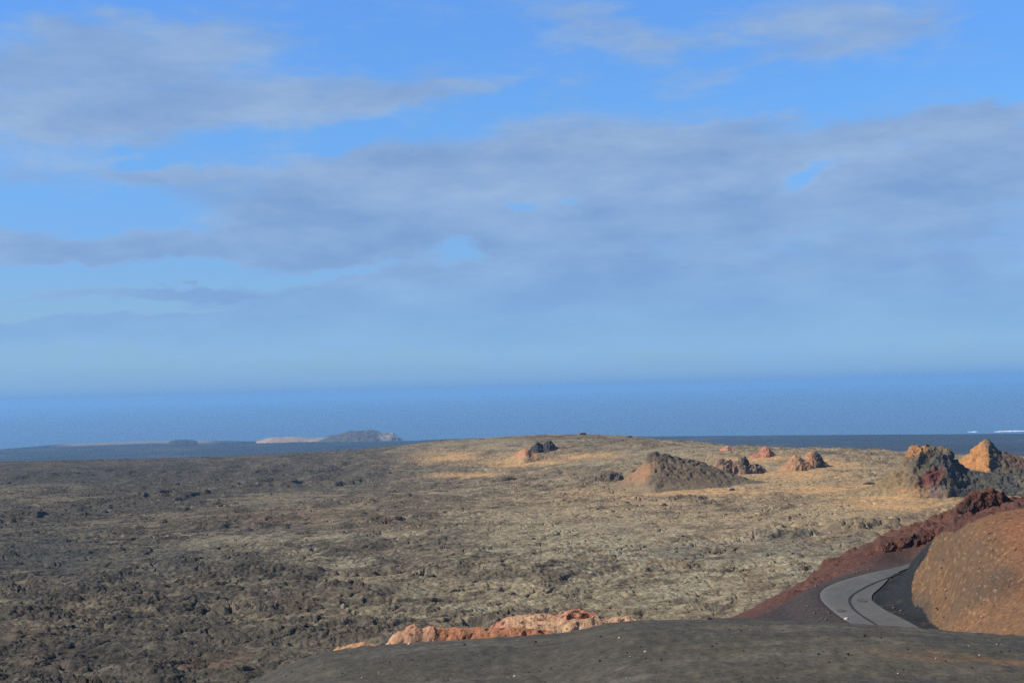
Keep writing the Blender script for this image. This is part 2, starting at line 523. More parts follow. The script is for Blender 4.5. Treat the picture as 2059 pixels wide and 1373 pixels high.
# broken flow fronts: steep on the near side, easing off behind
LEDGES = [([(-250, 1075), (0, 1049), (100, 1036), (170, 1026), (235, 1014), (330, 997), (460, 976), (600, 962), (760, 955)], 2.6, 46),
          ([(-250, 1125), (-40, 1125), (60, 1118), (90, 1116)], 1.2, 30),
          ([(1150, 962), (1200, 958), (1240, 955), (1300, 950)], 2.4, 20),
          ([(1500, 1098), (1650, 1075), (1750, 1062), (1830, 1046), (1900, 1032), (1960, 1012)], 1.8, 30),
          ([(820, 1012), (760, 1016), (900, 1003)], 1.4, 30), ([(700, 1053), (800, 1046), (860, 1043)], 1.2, 30),
          ([(330, 1062), (480, 1058), (640, 1062), (760, 1068)], 1.5, 30), ([(0, 965), (150, 955), (400, 945), (640, 942)], 1.6, 14),
          ([(880, 955), (1000, 950), (1120, 951)], 1.6, 14), ([(1120, 898), (1230, 897), (1300, 896)], 1.4, 8)]
for pts, amp, back in LEDGES:
    pts = sorted(pts)
    lx = [p[0] for p in pts]; ly = [p[1] for p in pts]
    line = np.interp(U, lx, ly) + 10 * perlin2(X / 14, Y / 14, 90) + 5 * perlin2(X / 5, Y / 5, 91)
    inr = sstep(lx[0] - 30, lx[0] + 30, U) * sstep(lx[-1] + 30, lx[-1] - 30, U)
    s = line - V                                     # >0 behind the front
    broken = sstep(-0.35, 0.3, perlin2(X / 19, Y / 19, 95))
    h += (0.7 * amp * inr * broken * sstep(-1.5, 2.5, s) * np.exp(-np.clip(s, 0, None) / back)).astype(np.float32)
    rough = np.clip(rough + 0.5 * inr * np.exp(-(s / 14) ** 2), 0, 1)
LZ = BZ + h
# settle the far rim of the plateau: measured against the skyline wanted, taken out as a smooth sag
Vp = project(X, Y, LZ)[1]
Vm = np.where(D > 480, Vp, 9999).min(0)
Um = U[NR // 2]
want = np.interp(Um, [q[0] for q in crest], [q[1] for q in crest]) - 1.5
sag = np.convolve(np.pad((want - Vm) / FPX, 40, mode="edge"), np.ones(81) / 81, "valid")
SAG_AZ = A[0].copy()


def sag_z(a, d):
    return np.interp(a, SAG_AZ, sag) * d * sstep(420, 820, d)


LZ = LZ - sag_z(A, D)
BZ = BZ - sag_z(A, D)

# mineral colours, with cloud shade on the left painted in
cn = fbm2(X, Y, 120, 4, 0.55, seed=101)
cm = fbm2(X, Y, 16, 5, 0.65, seed=111)
cf = fbm2(X, Y, 3.2, 4, 0.7, seed=121)
rgb = np.empty(BZ.shape + (3,), np.float32)
rgb[:] = (0.078, 0.072, 0.059)
rgb = mixc(rgb, (0.092, 0.071, 0.052), 0.7 * sstep(0.0, 0.35, cm + 0.4 * cn))                       # brown clinker
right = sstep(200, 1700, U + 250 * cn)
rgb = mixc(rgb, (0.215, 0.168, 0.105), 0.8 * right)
lich = sstep(-0.05, 0.30, 0.55 - rough + 0.5 * cf + 0.45 * cm - 0.12)
rgb = mixc(rgb, (0.232, 0.200, 0.130), (0.45 + 0.35 * right) * lich)
rgb = mixc(rgb, (0.066, 0.059, 0.048), 0.62 * clump * sstep(0.25, 0.6, rough) * (1 - 0.5 * sand))
stk = fbm2(X * 0.35, Y, 4.5, 4, 0.65, seed=141)
rgb = mixc(rgb, (0.26, 0.245, 0.180), 0.75 * sstep(0.10, 0.32, stk) * (0.35 + 0.65 * np.clip(pale + 0.5 * right, 0, 1)) * (1 - sand))
rgb = mixc(rgb, (0.245, 0.225, 0.160), np.clip(pale * 0.9 * sstep(-0.25, 0.25, cf + cm), 0, 1))
rgb = mixc(rgb, (0.15, 0.095, 0.062), 0.5 * np.clip(zone(650, 1040, 160, 16) + zone(430, 1345, 90, 28) + zone(430, 1055, 110, 8) + zone(780, 1000, 100, 8) + zone(60, 1300, 60, 30), 0, 1) * sstep(-0.3, 0.2, cm))
tan = np.clip(zone(980, 900, 170, 22) + zone(1250, 1000, 260, 40) + zone(1700, 950, 350, 40) + 0.6 * zone(1500, 1060, 300, 40), 0, 1)
rgb = mixc(rgb, (0.30, 0.215, 0.125), 0.62 * tan * sstep(-0.4, 0.25, cm + 0.3 * cf))
rgb = mixc(rgb, (0.40, 0.255, 0.125), np.clip(sand * 1.1, 0, 0.95) * sstep(-0.75, 0.0, cf + cm))
rgb = mixc(rgb, (0.062, 0.066, 0.064), 0.75 * np.clip(blue, 0, 1))  # cloud shade over the left of the field, painted in as blue-grey
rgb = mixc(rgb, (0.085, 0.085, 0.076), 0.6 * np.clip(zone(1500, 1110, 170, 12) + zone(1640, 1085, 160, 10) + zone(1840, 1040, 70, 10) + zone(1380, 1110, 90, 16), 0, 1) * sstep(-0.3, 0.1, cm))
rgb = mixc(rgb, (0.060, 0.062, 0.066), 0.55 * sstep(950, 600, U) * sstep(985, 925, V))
ck = perlin2(X / 1.1, Y / 2.2, 131) + 0.6 * perlin2(X / 0.45, Y / 0.9, 133)
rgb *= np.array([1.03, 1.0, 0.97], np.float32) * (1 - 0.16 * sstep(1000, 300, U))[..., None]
rgb *= 1.12 * (1 + 0.30 * cf + 0.22 * cm + 0.20 * np.clip(ck, -1, 1) * sstep(700, 250, D))[..., None]
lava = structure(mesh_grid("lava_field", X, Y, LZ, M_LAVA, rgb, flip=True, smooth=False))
LAVA_GRID = (A[0].copy(), np.log(D[:, 0]).copy(), LZ.copy())


def lava_z(x, y):
    """Height of the finished lava surface (nearest grid point)."""
    a = np.arctan2(x, y); l = np.log(x * x + y * y) / 2
    j = np.clip(np.searchsorted(LAVA_GRID[0], a), 0, NC - 1); i = np.clip(np.searchsorted(LAVA_GRID[1], l), 0, NR - 1)
    return LAVA_GRID[2][i, j]


# ------------------------------------------------------------------ coastal plain, sea, surf, headland
coast = [(-1200, 912), (-400, 908), (0, 903), (60, 898), (115, 893), (200, 890), (300, 886.5), (430, 886), (525, 887), (650, 887), (820, 886), (880, 883), (950, 881), (1100, 878), (1300, 877),
         (1500, 875.5), (1700, 874), (1900, 873), (2059, 871), (2600, 866), (3200, 860)]


def depth_of(px, py):
    a, b, c = pixdir(px, py)
    return math.degrees(math.atan2(-float(c), math.hypot(float(a), float(b))))


def az_of(px, py):
    a, b, c = pixdir(px, py)
    return math.atan2(float(a), float(b))


c_az = [az_of(*q) for q in coast]; c_dep = [depth_of(*q) for q in coast]
A, D, X, Y = polar(-900, 3000, 900, 1250, 9800, 420)
jag = fbm2(np.sin(A) * 7000, np.cos(A) * 7000, 400, 5, 0.6, seed=201)
dep_c = np.interp(A, c_az, c_dep) - 0.012 * jag
dc = CAMZ / np.tan(np.radians(dep_c))
t = np.clip((dc - D) / (dc - 1500), -0.25, 1.0)
dep = dep_c + (3.35 - dep_c) * np.where(t > 0, t ** 1.15, 0)
Z = CAMZ - D * np.tan(np.radians(dep))
Z = np.where(D > dc, -(D - dc) * 0.03, Z)
Z += fbm2(X, Y * 0.7, 420, 5, 0.5, seed=211) * 6.0 * sstep(0, 0.15, t) + fbm2(X, Y, 60, 3, 0.5, seed=219) * 2.0 * sstep(0, 0.05, t)
U, V = project(X, Y, Z)
c1 = fbm2(X, Y * 0.45, 700, 5, 0.6, seed=221); c2 = fbm2(X, Y * 0.5, 130, 4, 0.6, seed=231)
rgb = np.empty(X.shape + (3,), np.float32); rgb[:] = (0.026, 0.026, 0.028)
rgb = mixc(rgb, (0.075, 0.068, 0.060), 0.8 * sstep(0.05, 0.45, c1 + 0.5 * c2))
rgb = mixc(rgb, (0.012, 0.012, 0.014), 0.8 * sstep(0.1, 0.4, -c1 + 0.3 * c2))
rgb = mixc(rgb, (0.30, 0.26, 0.20), 0.85 * sstep(0.11, 0.03, t) * sstep(90, 160, U) * sstep(450, 400, U) * sstep(-0.5, 0.1, c2 + 0.2))
rgb = mixc(rgb, (0.085, 0.08, 0.065), 0.7 * sstep(0.45, 0.75, t) * sstep(1300, 1500, U))
structure(mesh_grid("coastal_plain", X, Y, Z, M_PLAIN, rgb, flip=True))

msea = bpy.data.materials.new("sea_water")
nt, N, L = nodes(msea)
bs = N["Principled BSDF"]
bs.inputs["Base Color"].default_value = (0.010, 0.050, 0.115, 1)
bs.inputs["Roughness"].default_value = 0.35
bs.inputs["IOR"].default_value = 1.33
geo = N.new("ShaderNodeNewGeometry")
n1 = N.new("ShaderNodeTexNoise"); n1.inputs["Scale"].default_value = 0.012; n1.inputs["Detail"].default_value = 6; n1.inputs["Roughness"].default_value = 0.6
L.new(geo.outputs["Position"], n1.inputs["Vector"])
bp = N.new("ShaderNodeBump"); bp.inputs["Strength"].default_value = 0.5; bp.inputs["Distance"].default_value = 9.0
L.new(n1.outputs["Fac"], bp.inputs["Height"]); L.new(bp.outputs[0], bs.inputs["Normal"])
n2 = N.new("ShaderNodeTexNoise"); n2.inputs["Scale"].default_value = 0.0006; n2.inputs["Detail"].default_value = 5
mp2 = N.new("ShaderNodeMapping"); mp2.inputs["Scale"].default_value = (0.35, 1, 1); L.new(geo.outputs["Position"], mp2.inputs[0]); L.new(mp2.outputs[0], n2.inputs["Vector"])
mx = N.new("ShaderNodeMix"); mx.data_type = "RGBA"; mx.inputs[6].default_value = (0.085, 0.175, 0.29, 1); mx.inputs[7].default_value = (0.10, 0.20, 0.32, 1)
L.new(n2.outputs["Fac"], mx.inputs[0]); L.new(mx.outputs[2], bs.inputs["Base Color"])
SEA_R = 44000.0
A = np.linspace(0, 2 * np.pi, 181)[None, :]; Rr = np.geomspace(3000, SEA_R, 24)[:, None]
A, Rr = np.broadcast_arrays(A, Rr)
structure(mesh_grid("sea", np.sin(A) * Rr, np.cos(A) * Rr, np.zeros_like(Rr), msea, flip=True))

mfoam = flat_mat("surf_foam", (0.82, 0.85, 0.88), 0.8, 0.1, 0.05)


def surf(name, pts, d_extra, width, height):
    n = 80
    px = np.linspace(pts[0][0], pts[-1][0], n); py = np.interp(px, [p[0] for p in pts], [p[1] for p in pts])
    prof = np.linspace(-1, 1, 9)
    Xs, Ys, Zs = [], [], []
    for k in range(n):
        dd = CAMZ / math.tan(math.radians(depth_of(px[k], py[k])))
        x, y, _ = P(px[k], py[k], dd)
        e = math.sin(math.pi * (k + 0.001) / (n - 1)) ** 0.35
        nn = 0.75 + 0.5 * float(perlin2(np.array([px[k] / 9.0]), np.array([0.3]), 77)[0])
        ux, uy = x / dd, y / dd
        Xs.append(x + ux * prof * width * e * nn); Ys.append(y + uy * prof * width * e * nn)
        Zs.append(0.15 + height * e * nn * (1 - prof ** 2))
    return structure(mesh_grid(name, np.array(Xs), np.array(Ys), np.array(Zs), mfoam), kind="stuff")


surf("surf_foam", [(1945, 868.6), (1968, 868.0)], 0, 60, 3)
surf("surf_foam", [(1998, 868.0), (2030, 867.0), (2075, 866.4)], 0, 55, 3)


# ------------------------------------------------------------------ rock masses standing on the ground
def mass(name, sil, base, d, depth, mat, colour, na=0.5, nw=2.5, p=1.0, cols=220, rows=90, sink=0.3, taper=0.6, bowl=None, ridged=0.5, edge_soft=0.0, front=1.0, smooth=True, seed=0, back=0.0, q=1.0, pits=None):
    """A solid rock body: its skyline and foot are given in picture measure at distance d, its depth in metres.
    colour(s, t, hn, N) gives the mineral colour from position along, position across, height share and noise."""
    sx_ = [q[0] for q in sil]; sy_ = [q[1] for q in sil]
    bx_ = [q[0] for q in base]; by_ = [q[1] for q in base]
    px = np.linspace(sx_[0], sx_[-1], cols)
    top = np.interp(px, sx_, sy_); bot = np.interp(px, bx_, by_)
    grounded = d is None
    if grounded:
        hx, hy, _ = hit(0.5 * (bx_[0] + bx_[-1]), float(np.interp(0.5 * (bx_[0] + bx_[-1]), bx_, by_)), field_z, 100, 1300)
        d = math.hypot(hx, hy) + back
    dd = d if not callable(d) else d(px)
    x0, y0, zt = P(px, top, dd)
    _, _, zb = P(px, bot, dd)
    H = np.maximum(zt - zb, 0.0)
    hm = H.max()
    t = np.linspace(-1, 1, rows)[:, None]
    w = depth * np.clip((H / hm), 0.02, 1)[None, :] ** taper
    prof = (1 - np.abs(t) ** p) ** q
    ux, uy = x0 / np.hypot(x0, y0), y0 / np.hypot(x0, y0)
    tt = np.where(t < 0, t * front, t)
    X = x0[None, :] + ux[None, :] * tt * w
    Y = y0[None, :] + uy[None, :] * tt * w
    Z = zb[None, :] - sink + (H[None, :] + sink) * prof
    if grounded:
        Z = Z - (3.5 if q > 1 else 1.6) * sstep(0.80, 1.0, np.abs(t))      # the skirt runs on under the ground
    hn = np.broadcast_to(prof * (H / hm)[None, :], Z.shape)
    if bowl:
        for (bpx, bt, br, bd) in bowl:
            sc_ = (px[None, :] - bpx) * (float(np.mean(dd)) / FPX)
            rad_ = np.sqrt(sc_ ** 2 + ((t - bt) * depth) ** 2) / br
            Z = Z - bd * sstep(1.0, 0.35, rad_)
    # normals
    gx0, gx1 = np.gradient(X); gy0, gy1 = np.gradient(Y); gz0, gz1 = np.gradient(Z)
    nx = gy1 * gz0 - gz1 * gy0; ny = gz1 * gx0 - gx1 * gz0; nz = gx1 * gy0 - gy1 * gx0
    l = np.sqrt(nx * nx + ny * ny + nz * nz) + 1e-9
    nx, ny, nz = nx / l, ny / l, nz / l
    sgn = np.where(nz < 0, -1, 1); nx, ny, nz = nx * sgn, ny * sgn, nz * sgn
    Zr = Z - CAMZ
    disp = 0; a = na; wl = nw
    for k in range(5):
        n = perlin3(X / wl, Y / wl, Zr / wl, seed + 300 + k)
        disp = disp + a * (ridged * (0.45 - np.abs(n) * 1.8) + (1 - ridged) * n)
        a *= 0.55; wl *= 0.5
    fade = sstep(0.0, 0.12, np.broadcast_to(prof, Z.shape)) * np.minimum(1, (H / hm)[None, :] * 4 + 0.1)
    disp = disp * (0.25 + 0.75 * fade) * ((0.35 + 1.15 * np.clip(hn, 0, 1)) if q > 1 else 1.0)
    if pits:
        pw, pd, pt = pits
        disp = disp - pd * sstep(pt, pt + 0.16, perlin3(X / pw * 0.7, Y / pw, Zr / pw * 1.2, seed + 500))
    X = X + nx * disp; Y = Y + ny * disp; Z = Z + nz * disp
    n1 = perlin3(X / nw * 0.7, Y / nw * 0.7, (Z - CAMZ) / nw * 0.7, seed + 400)
    n2 = perlin3(X / nw * 2.6, Y / nw * 2.6, (Z - CAMZ) / nw * 2.6, seed + 410)
    rgb = colour(np.broadcast_to(px[None, :], Z.shape), np.broadcast_to(t, Z.shape), hn, n1, n2)
    rgb = rgb * (1 + 0.25 * n2 + 0.1 * n1)[..., None]
    ox, oy = float(np.mean(x0)), float(np.mean(y0)); oz = float(np.mean(zb))
    return mesh_grid(name, X, Y, Z, mat, rgb, smooth=smooth, origin=(ox, oy, oz))


def const(c):
    def f(s, t, hn, n1, n2):
        r = np.empty(s.shape + (3,), np.float32); r[:] = c
        return r
    return f


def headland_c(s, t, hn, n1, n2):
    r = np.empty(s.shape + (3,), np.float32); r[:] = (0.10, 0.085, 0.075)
    r = mixc(r, (0.40, 0.34, 0.28), sstep(745, 785, s + 22 * n1 - 30 * (1 - hn)) * sstep(0.45, -0.1, n2 + (hn - 0.8) * 2))  # sunlit cliff end against the cloud-shaded body, painted into the colour
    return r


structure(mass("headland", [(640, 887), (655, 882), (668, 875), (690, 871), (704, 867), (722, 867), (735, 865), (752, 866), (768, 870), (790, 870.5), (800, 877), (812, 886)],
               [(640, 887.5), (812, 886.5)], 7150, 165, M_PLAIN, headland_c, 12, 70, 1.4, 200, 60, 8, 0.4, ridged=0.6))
structure(mass("sandy_spit", [(515, 887), (530, 883), (548, 879), (580, 878), (600, 878.5), (620, 880), (648, 880), (665, 882), (680, 886)],
               [(515, 887.5), (680, 887.5)], 7300, 125, M_PLAIN, const((0.42, 0.30, 0.20)), 2, 60, 1.5, 120, 30, 6, 0.4))
structure(mass("hill", [(340, 888), (352, 884.5), (372, 883.3), (388, 884), (398, 887)],
               [(340, 891), (398, 890.5)], 7250, 80, M_PLAIN, const((0.05, 0.047, 0.045)), 2, 60, 1.5, 60, 24, 6, 0.4))


def cone_c(s, t, hn, n1, n2):
    r = np.empty(s.shape + (3,), np.float32); r[:] = (0.115, 0.095, 0.068)
    r = mixc(r, (0.24, 0.165, 0.09), 0.75 * sstep(1845, 1800, s + 18 * n1))
    r = mixc(r, (0.42, 0.20, 0.075), sstep(0.72, 0.95, hn + 0.12 * n1) * sstep(1880, 1840, s))
    r = mixc(r, (0.055, 0.055, 0.052), 0.9 * np.exp(-((s - 1893) / 34) ** 2 - ((hn - 0.72) / 0.22) ** 2) * sstep(-0.5, 0.0, n1 + 0.1))
    r = mixc(r, (0.13, 0.042, 0.034), 0.95 * np.exp(-(((s - 1870) / 30) ** 2 + ((hn - 0.42 - (s - 1870) * 0.004) / 0.16) ** 2) ** 2))
    r = mixc(r, (0.36, 0.20, 0.085), 0.9 * np.exp(-(((s - 1835) / 38) ** 2 + ((hn - 0.12) / 0.16) ** 2)) * sstep(0.4, 0, n2))
    r = mixc(r, (0.24, 0.155, 0.135), 0.7 * np.exp(-(((s - 1882) / 20) ** 2 + ((hn - 0.17) / 0.10) ** 2)))
    r = mixc(r, (0.066, 0.067, 0.060), 0.85 * sstep(1900, 1925, s + 14 * n1) * sstep(0.85, 0.5, hn))
    r = mixc(r, (0.15, 0.12, 0.08), 0.6 * sstep(1950, 1990, s) * sstep(0.0, 0.4, n1 + 0.4 * n2))
    r = mixc(r, (0.27, 0.20, 0.115), 0.8 * sstep(0.20, 0.04, hn + 0.06 * n1) * sstep(1930, 1860, s))
    r = mixc(r, (0.30, 0.22, 0.12), 0.6 * sstep(0.86, 0.97, hn + 0.05 * n1) * sstep(1860, 1900, s))
    return r


thing(mass("spatter_cone", [(1690, 986), (1730, 982), (1758, 975), (1780, 962), (1798, 946), (1814, 930), (1827, 912), (1835, 902), (1845, 898), (1870, 898), (1882, 902), (1898, 901), (1910, 908), (1917, 920), (1928, 932), (1942, 942), (1960, 948), (1985, 953), (2010, 950), (2040, 956), (2075, 960), (2110, 972), (2140, 988)],
           [(1690, 992), (1860, 993), (2140, 998)], None, 17, M_ROCK, cone_c, 1.5, 3.4, 1.7, 380, 200, 0.8, 0.55, bowl=[(1858, -0.07, 1.9, 1.7)], seed=1, ridged=0.65, q=1.5),
      "tall spatter cone with an open crater on top and a dark red flank hollow", "volcanic cone")


def peak_c(s, t, hn, n1, n2):
    r = np.empty(s.shape + (3,), np.float32); r[:] = (0.115, 0.092, 0.064)
    r = mixc(r, (0.072, 0.070, 0.063), 0.85 * sstep(0.62, 0.42, hn + 0.16 * n1))
    r = mixc(r, (0.17, 0.135, 0.085), 0.75 * np.exp(-(((s - 2015) / 32) ** 2 + ((hn - 0.36) / 0.14) ** 2)))
    r = mixc(r, (0.40, 0.195, 0.075), 0.95 * sstep(1988, 1974, s + 4 * n1 + (0.95 - hn) * -26) * sstep(0.46, 0.58, hn + 0.05 * n1))
    r = mixc(r, (0.12, 0.052, 0.045), 0.8 * np.exp(-(((s - 1983) / 10) ** 2 + ((hn - 0.22) / 0.06) ** 2)))
    r = mixc(r, (0.14, 0.078, 0.06), 0.7 * sstep(2005, 2040, s) * sstep(0.52, 0.66, hn))
    return r


thing(mass("cinder_cone", [(1880, 985), (1905, 965), (1925, 938), (1932, 926), (1950, 910), (1965, 897), (1980, 887), (1988, 885), (1994, 893), (2003, 903), (2012, 909), (2030, 912), (2050, 920), (2070, 926), (2110, 942), (2160, 970), (2220, 985)],
           [(1880, 1000), (2220, 1012)], None, 32, M_ROCK, peak_c, 1.1, 3.6, 1.5, 340, 170, 0.8, 0.6, seed=2, back=48, q=1.5),
      "pointed cone with a bright orange left flank beside the crater cone at the right edge", "volcanic cone")


def brown_c(s, t, hn, n1, n2):
    r = np.empty(s.shape + (3,), np.float32); r[:] = (0.140, 0.104, 0.070)
    r = mixc(r, (0.30, 0.17, 0.09), 0.85 * sstep(1308, 1296, s + 10 * n1 + (hn - 0.3) * -40) * sstep(0.85, 0.55, hn))
    r = mixc(r, (0.085, 0.068, 0.054), 0.85 * sstep(0.70, 0.90, hn + 0.25 * n1))
    r = mixc(r, (0.20, 0.155, 0.10), 0.85 * sstep(0.30, 0.05, hn + 0.08 * n1))
    r = mixc(r, (0.17, 0.135, 0.09), 0.6 * sstep(1420, 1480, s + 20 * n1))
    return r


thing(mass("cinder_mound", [(1225, 972), (1250, 966), (1270, 955), (1290, 937), (1303, 917), (1315, 910), (1330, 912), (1350, 917), (1372, 922), (1392, 926), (1410, 930), (1440, 939), (1470, 951), (1500, 961), (1540, 968), (1580, 972)],
           [(1225, 973), (1400, 974), (1580, 973)], None, 34, M_CINDER, brown_c, 1.1, 3.8, 1.25, 340, 150, 0.6, 0.6, seed=3, q=1.5),
      "broad brown cinder mound with a jagged dark crest and an orange left end", "volcanic cone")


def orange_c(dark=0.3, base=(0.40, 0.20, 0.105)):
    def f(s, t, hn, n1, n2):
        r = np.empty(s.shape + (3,), np.float32); r[:] = base
        r = mixc(r, (0.09, 0.075, 0.06), dark * sstep(0.0, 0.5, n1 + 0.5 * n2))
        return r
    return f


thing(mass("spatter_cone", [(1506, 917), (1518, 911), (1530, 907), (1534, 900), (1540, 897), (1546, 899), (1550, 906), (1556, 911), (1566, 917)],
           [(1506, 918), (1566, 918)], None, 4, M_ROCK, orange_c(0.35, (0.42, 0.19, 0.12)), 0.7, 2.5, 1.6, 90, 50, 0.5, 0.6, seed=4),
      "small upright orange spatter chimney on the skyline of the plateau", "volcanic cone")
thing(mass("spatter_cone", [(1448, 903), (1456, 899), (1461, 895.5), (1464, 895.5), (1470, 900), (1478, 903)],
           [(1448, 904), (1478, 904)], None, 3, M_ROCK, orange_c(0.1, (0.48, 0.22, 0.13)), 0.4, 2, 1.3, 50, 30, 0.5, 0.6, seed=5),
      "tiny orange cone on the skyline, smallest of the cones", "volcanic cone")
thing(mass("spatter_cone", [(1562, 944), (1575, 936), (1588, 922), (1598, 914), (1608, 917), (1618, 926), (1640, 940)],
           [(1562, 945), (1640, 944)], None, 6, M_ROCK, orange_c(0.45, (0.38, 0.21, 0.11)), 0.9, 3.0, 1.3, 110, 60, 0.5, 0.6, seed=6),
      "rough orange spatter mound just left of the orange mound with dark rocks", "volcanic cone")


def patchy(s, t, hn, n1, n2):
    r = np.empty(s.shape + (3,), np.float32); r[:] = (0.36, 0.19, 0.10)
    r = mixc(r, (0.085, 0.075, 0.062), sstep(1630, 1640, s + 8 * n1))
    return r


thing(mass("spatter_cone", [(1604, 936), (1614, 924), (1622, 913), (1632, 908), (1642, 910), (1650, 916), (1658, 928), (1668, 938)],
           [(1604, 938), (1668, 938)], None, 5, M_ROCK, patchy, 1.0, 3.0, 1.4, 100, 50, 0.5, 0.6, seed=7),
      "orange spatter mound with dark rocks on its right side", "volcanic cone")


def rubble_c(s, t, hn, n1, n2):
    r = np.empty(s.shape + (3,), np.float32); r[:] = (0.24, 0.155, 0.11)
    r = mixc(r, (0.075, 0.068, 0.058), 0.95 * np.clip(np.exp(-((s - 1451) / 9) ** 2) * sstep(0.3, 0.55, hn) + np.exp(-((s - 1496) / 12) ** 2) * sstep(0.15, 0.4, hn) + sstep(1505, 1520, s), 0, 1) * sstep(0.5, 0.0, n1))
    r = mixc(r, (0.33, 0.21, 0.13), 0.7 * sstep(0.1, 0.4, n2))
    return r


thing(mass("rubble_outcrop", [(1434, 940), (1442, 930), (1448, 921), (1460, 922), (1470, 928), (1482, 930), (1490, 920), (1496, 917), (1501, 924), (1508, 934), (1522, 934), (1540, 946)],
           [(1434, 946), (1490, 950), (1540, 948)], None, 5, M_ROCK, rubble_c, 1.3, 2.6, 1.8, 140, 60, 0.5, 0.5, ridged=0.6, seed=8),
      "pinkish broken rock outcrop with dark lumps just right of the brown mound", "rock outcrop")


def small_cone_c(s, t, hn, n1, n2):
    r = np.empty(s.shape + (3,), np.float32); r[:] = (0.36, 0.24, 0.125)
    r = mixc(r, (0.44, 0.215, 0.12), 0.9 * sstep(0.3, 0.6, hn + 0.1 * n1))
    return r


thing(mass("cinder_cone", [(990, 930), (1015, 924), (1035, 914), (1048, 905), (1055, 901.5), (1064, 903), (1074, 910), (1095, 917), (1120, 922)],
           [(990, 931), (1120, 926)], None, 9, M_CINDER, small_cone_c, 0.7, 5, 1.15, 120, 60, 0.6, 0.8, seed=9),
      "low orange cone with a pale yellow apron in front of black rubble", "volcanic cone")
thing(mass("rubble_outcrop", [(1066, 904), (1074, 897), (1080, 891), (1086, 893), (1092, 896), (1098, 890), (1105, 887), (1111, 892), (1118, 899), (1134, 905)],
           [(1066, 905), (1134, 906)], None, 7, M_ROCK, const((0.055, 0.052, 0.050)), 1.6, 3.5, 2.0, 120, 50, 0.5, 0.5, ridged=0.6, seed=10),
      "black jagged lava rubble heap just behind the low orange cone", "rock outcrop")
thing(mass("rubble_outcrop", [(1185, 966), (1195, 956), (1206, 952), (1218, 948), (1228, 947), (1240, 950), (1250, 957), (1262, 966)],
           [(1185, 967), (1262, 967)], None, 3, M_ROCK, const((0.14, 0.11, 0.08)), 0.8, 2.2, 2.2, 100, 40, 0.5, 0.5, ridged=0.6, seed=12),
      "brown broken ledge of lava just left of the brown cinder mound", "rock outcrop")


def pink_c(s, t, hn, n1, n2):
    r = np.empty(s.shape + (3,), np.float32); r[:] = (0.36, 0.155, 0.105)
    r = mixc(r, (0.48, 0.295, 0.175), sstep(1000, 1030, s) * sstep(0.95, 0.8, hn + 0.12 * n1))
    r = mixc(r, (0.52, 0.40, 0.30), 0.6 * sstep(1040, 1070, s) * sstep(0.75, 0.5, hn + 0.2 * n1) * sstep(-0.1, 0.3, n1 + 0.1 * n2))
    r = mixc(r, (0.46, 0.20, 0.115), 0.9 * sstep(1060, 1100, s) * sstep(0.88, 0.97, hn + 0.10 * n1) * sstep(1270, 1220, s))
    r = mixc(r, (0.46, 0.27, 0.16), 0.8 * sstep(860, 800, s) * sstep(0.30, 0.42, hn + 0.1 * n1))
    r = mixc(r, (0.06, 0.04, 0.03), 0.9 * sstep(0.34, 0.46, n2) * sstep(0.15, 0.4, hn))  # darkness of holes painted into the colour, besides the modelled pits
    return r


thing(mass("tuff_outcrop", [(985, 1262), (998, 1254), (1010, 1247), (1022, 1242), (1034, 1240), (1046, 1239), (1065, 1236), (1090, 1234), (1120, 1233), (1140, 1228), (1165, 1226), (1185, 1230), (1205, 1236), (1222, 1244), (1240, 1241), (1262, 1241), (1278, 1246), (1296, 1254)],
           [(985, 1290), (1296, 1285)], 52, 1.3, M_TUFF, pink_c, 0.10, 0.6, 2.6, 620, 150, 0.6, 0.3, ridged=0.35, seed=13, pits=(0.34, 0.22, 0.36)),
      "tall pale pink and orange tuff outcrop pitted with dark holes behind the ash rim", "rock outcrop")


def red_tuff_c(s, t, hn, n1, n2):
    r = np.empty(s.shape + (3,), np.float32); r[:] = (0.37, 0.165, 0.088)
    r = mixc(r, (0.46, 0.235, 0.14), 0.85 * sstep(0.66, 0.40, hn + 0.1 * n1))
    r = mixc(r, (0.46, 0.27, 0.17), 0.85 * sstep(890, 850, s) * sstep(-0.2, 0.3, n1 + 0.3))
    r = mixc(r, (0.10, 0.06, 0.045), 0.8 * np.exp(-(((s - 838) / 16) ** 2 + ((hn - 0.7) / 0.12) ** 2)))
    r = mixc(r, (0.07, 0.05, 0.04), 0.8 * sstep(0.42, 0.52, n2))  # shade of small holes put into the colour as dark spots
    return r


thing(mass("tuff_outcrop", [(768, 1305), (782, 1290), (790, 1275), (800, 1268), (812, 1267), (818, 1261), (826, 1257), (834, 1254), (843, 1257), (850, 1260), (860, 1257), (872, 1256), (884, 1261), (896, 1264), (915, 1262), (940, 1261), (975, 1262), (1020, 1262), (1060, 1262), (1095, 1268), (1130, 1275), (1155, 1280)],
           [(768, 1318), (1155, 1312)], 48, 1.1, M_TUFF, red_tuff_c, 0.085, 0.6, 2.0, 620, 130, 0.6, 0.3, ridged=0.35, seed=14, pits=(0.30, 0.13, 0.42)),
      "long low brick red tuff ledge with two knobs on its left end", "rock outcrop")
thing(mass("tuff_outcrop", [(655, 1315), (675, 1303), (695, 1298), (715, 1294), (728, 1291), (740, 1293), (755, 1297), (765, 1303)],
           [(655, 1322), (765, 1314)], 46, 0.7, M_TUFF, const((0.45, 0.24, 0.13)), 0.08, 0.5, 1.8, 120, 50, 0.5, 0.4, seed=15),
      "small flat orange tuff slab at the left tip of the ash rim", "rock outcrop")

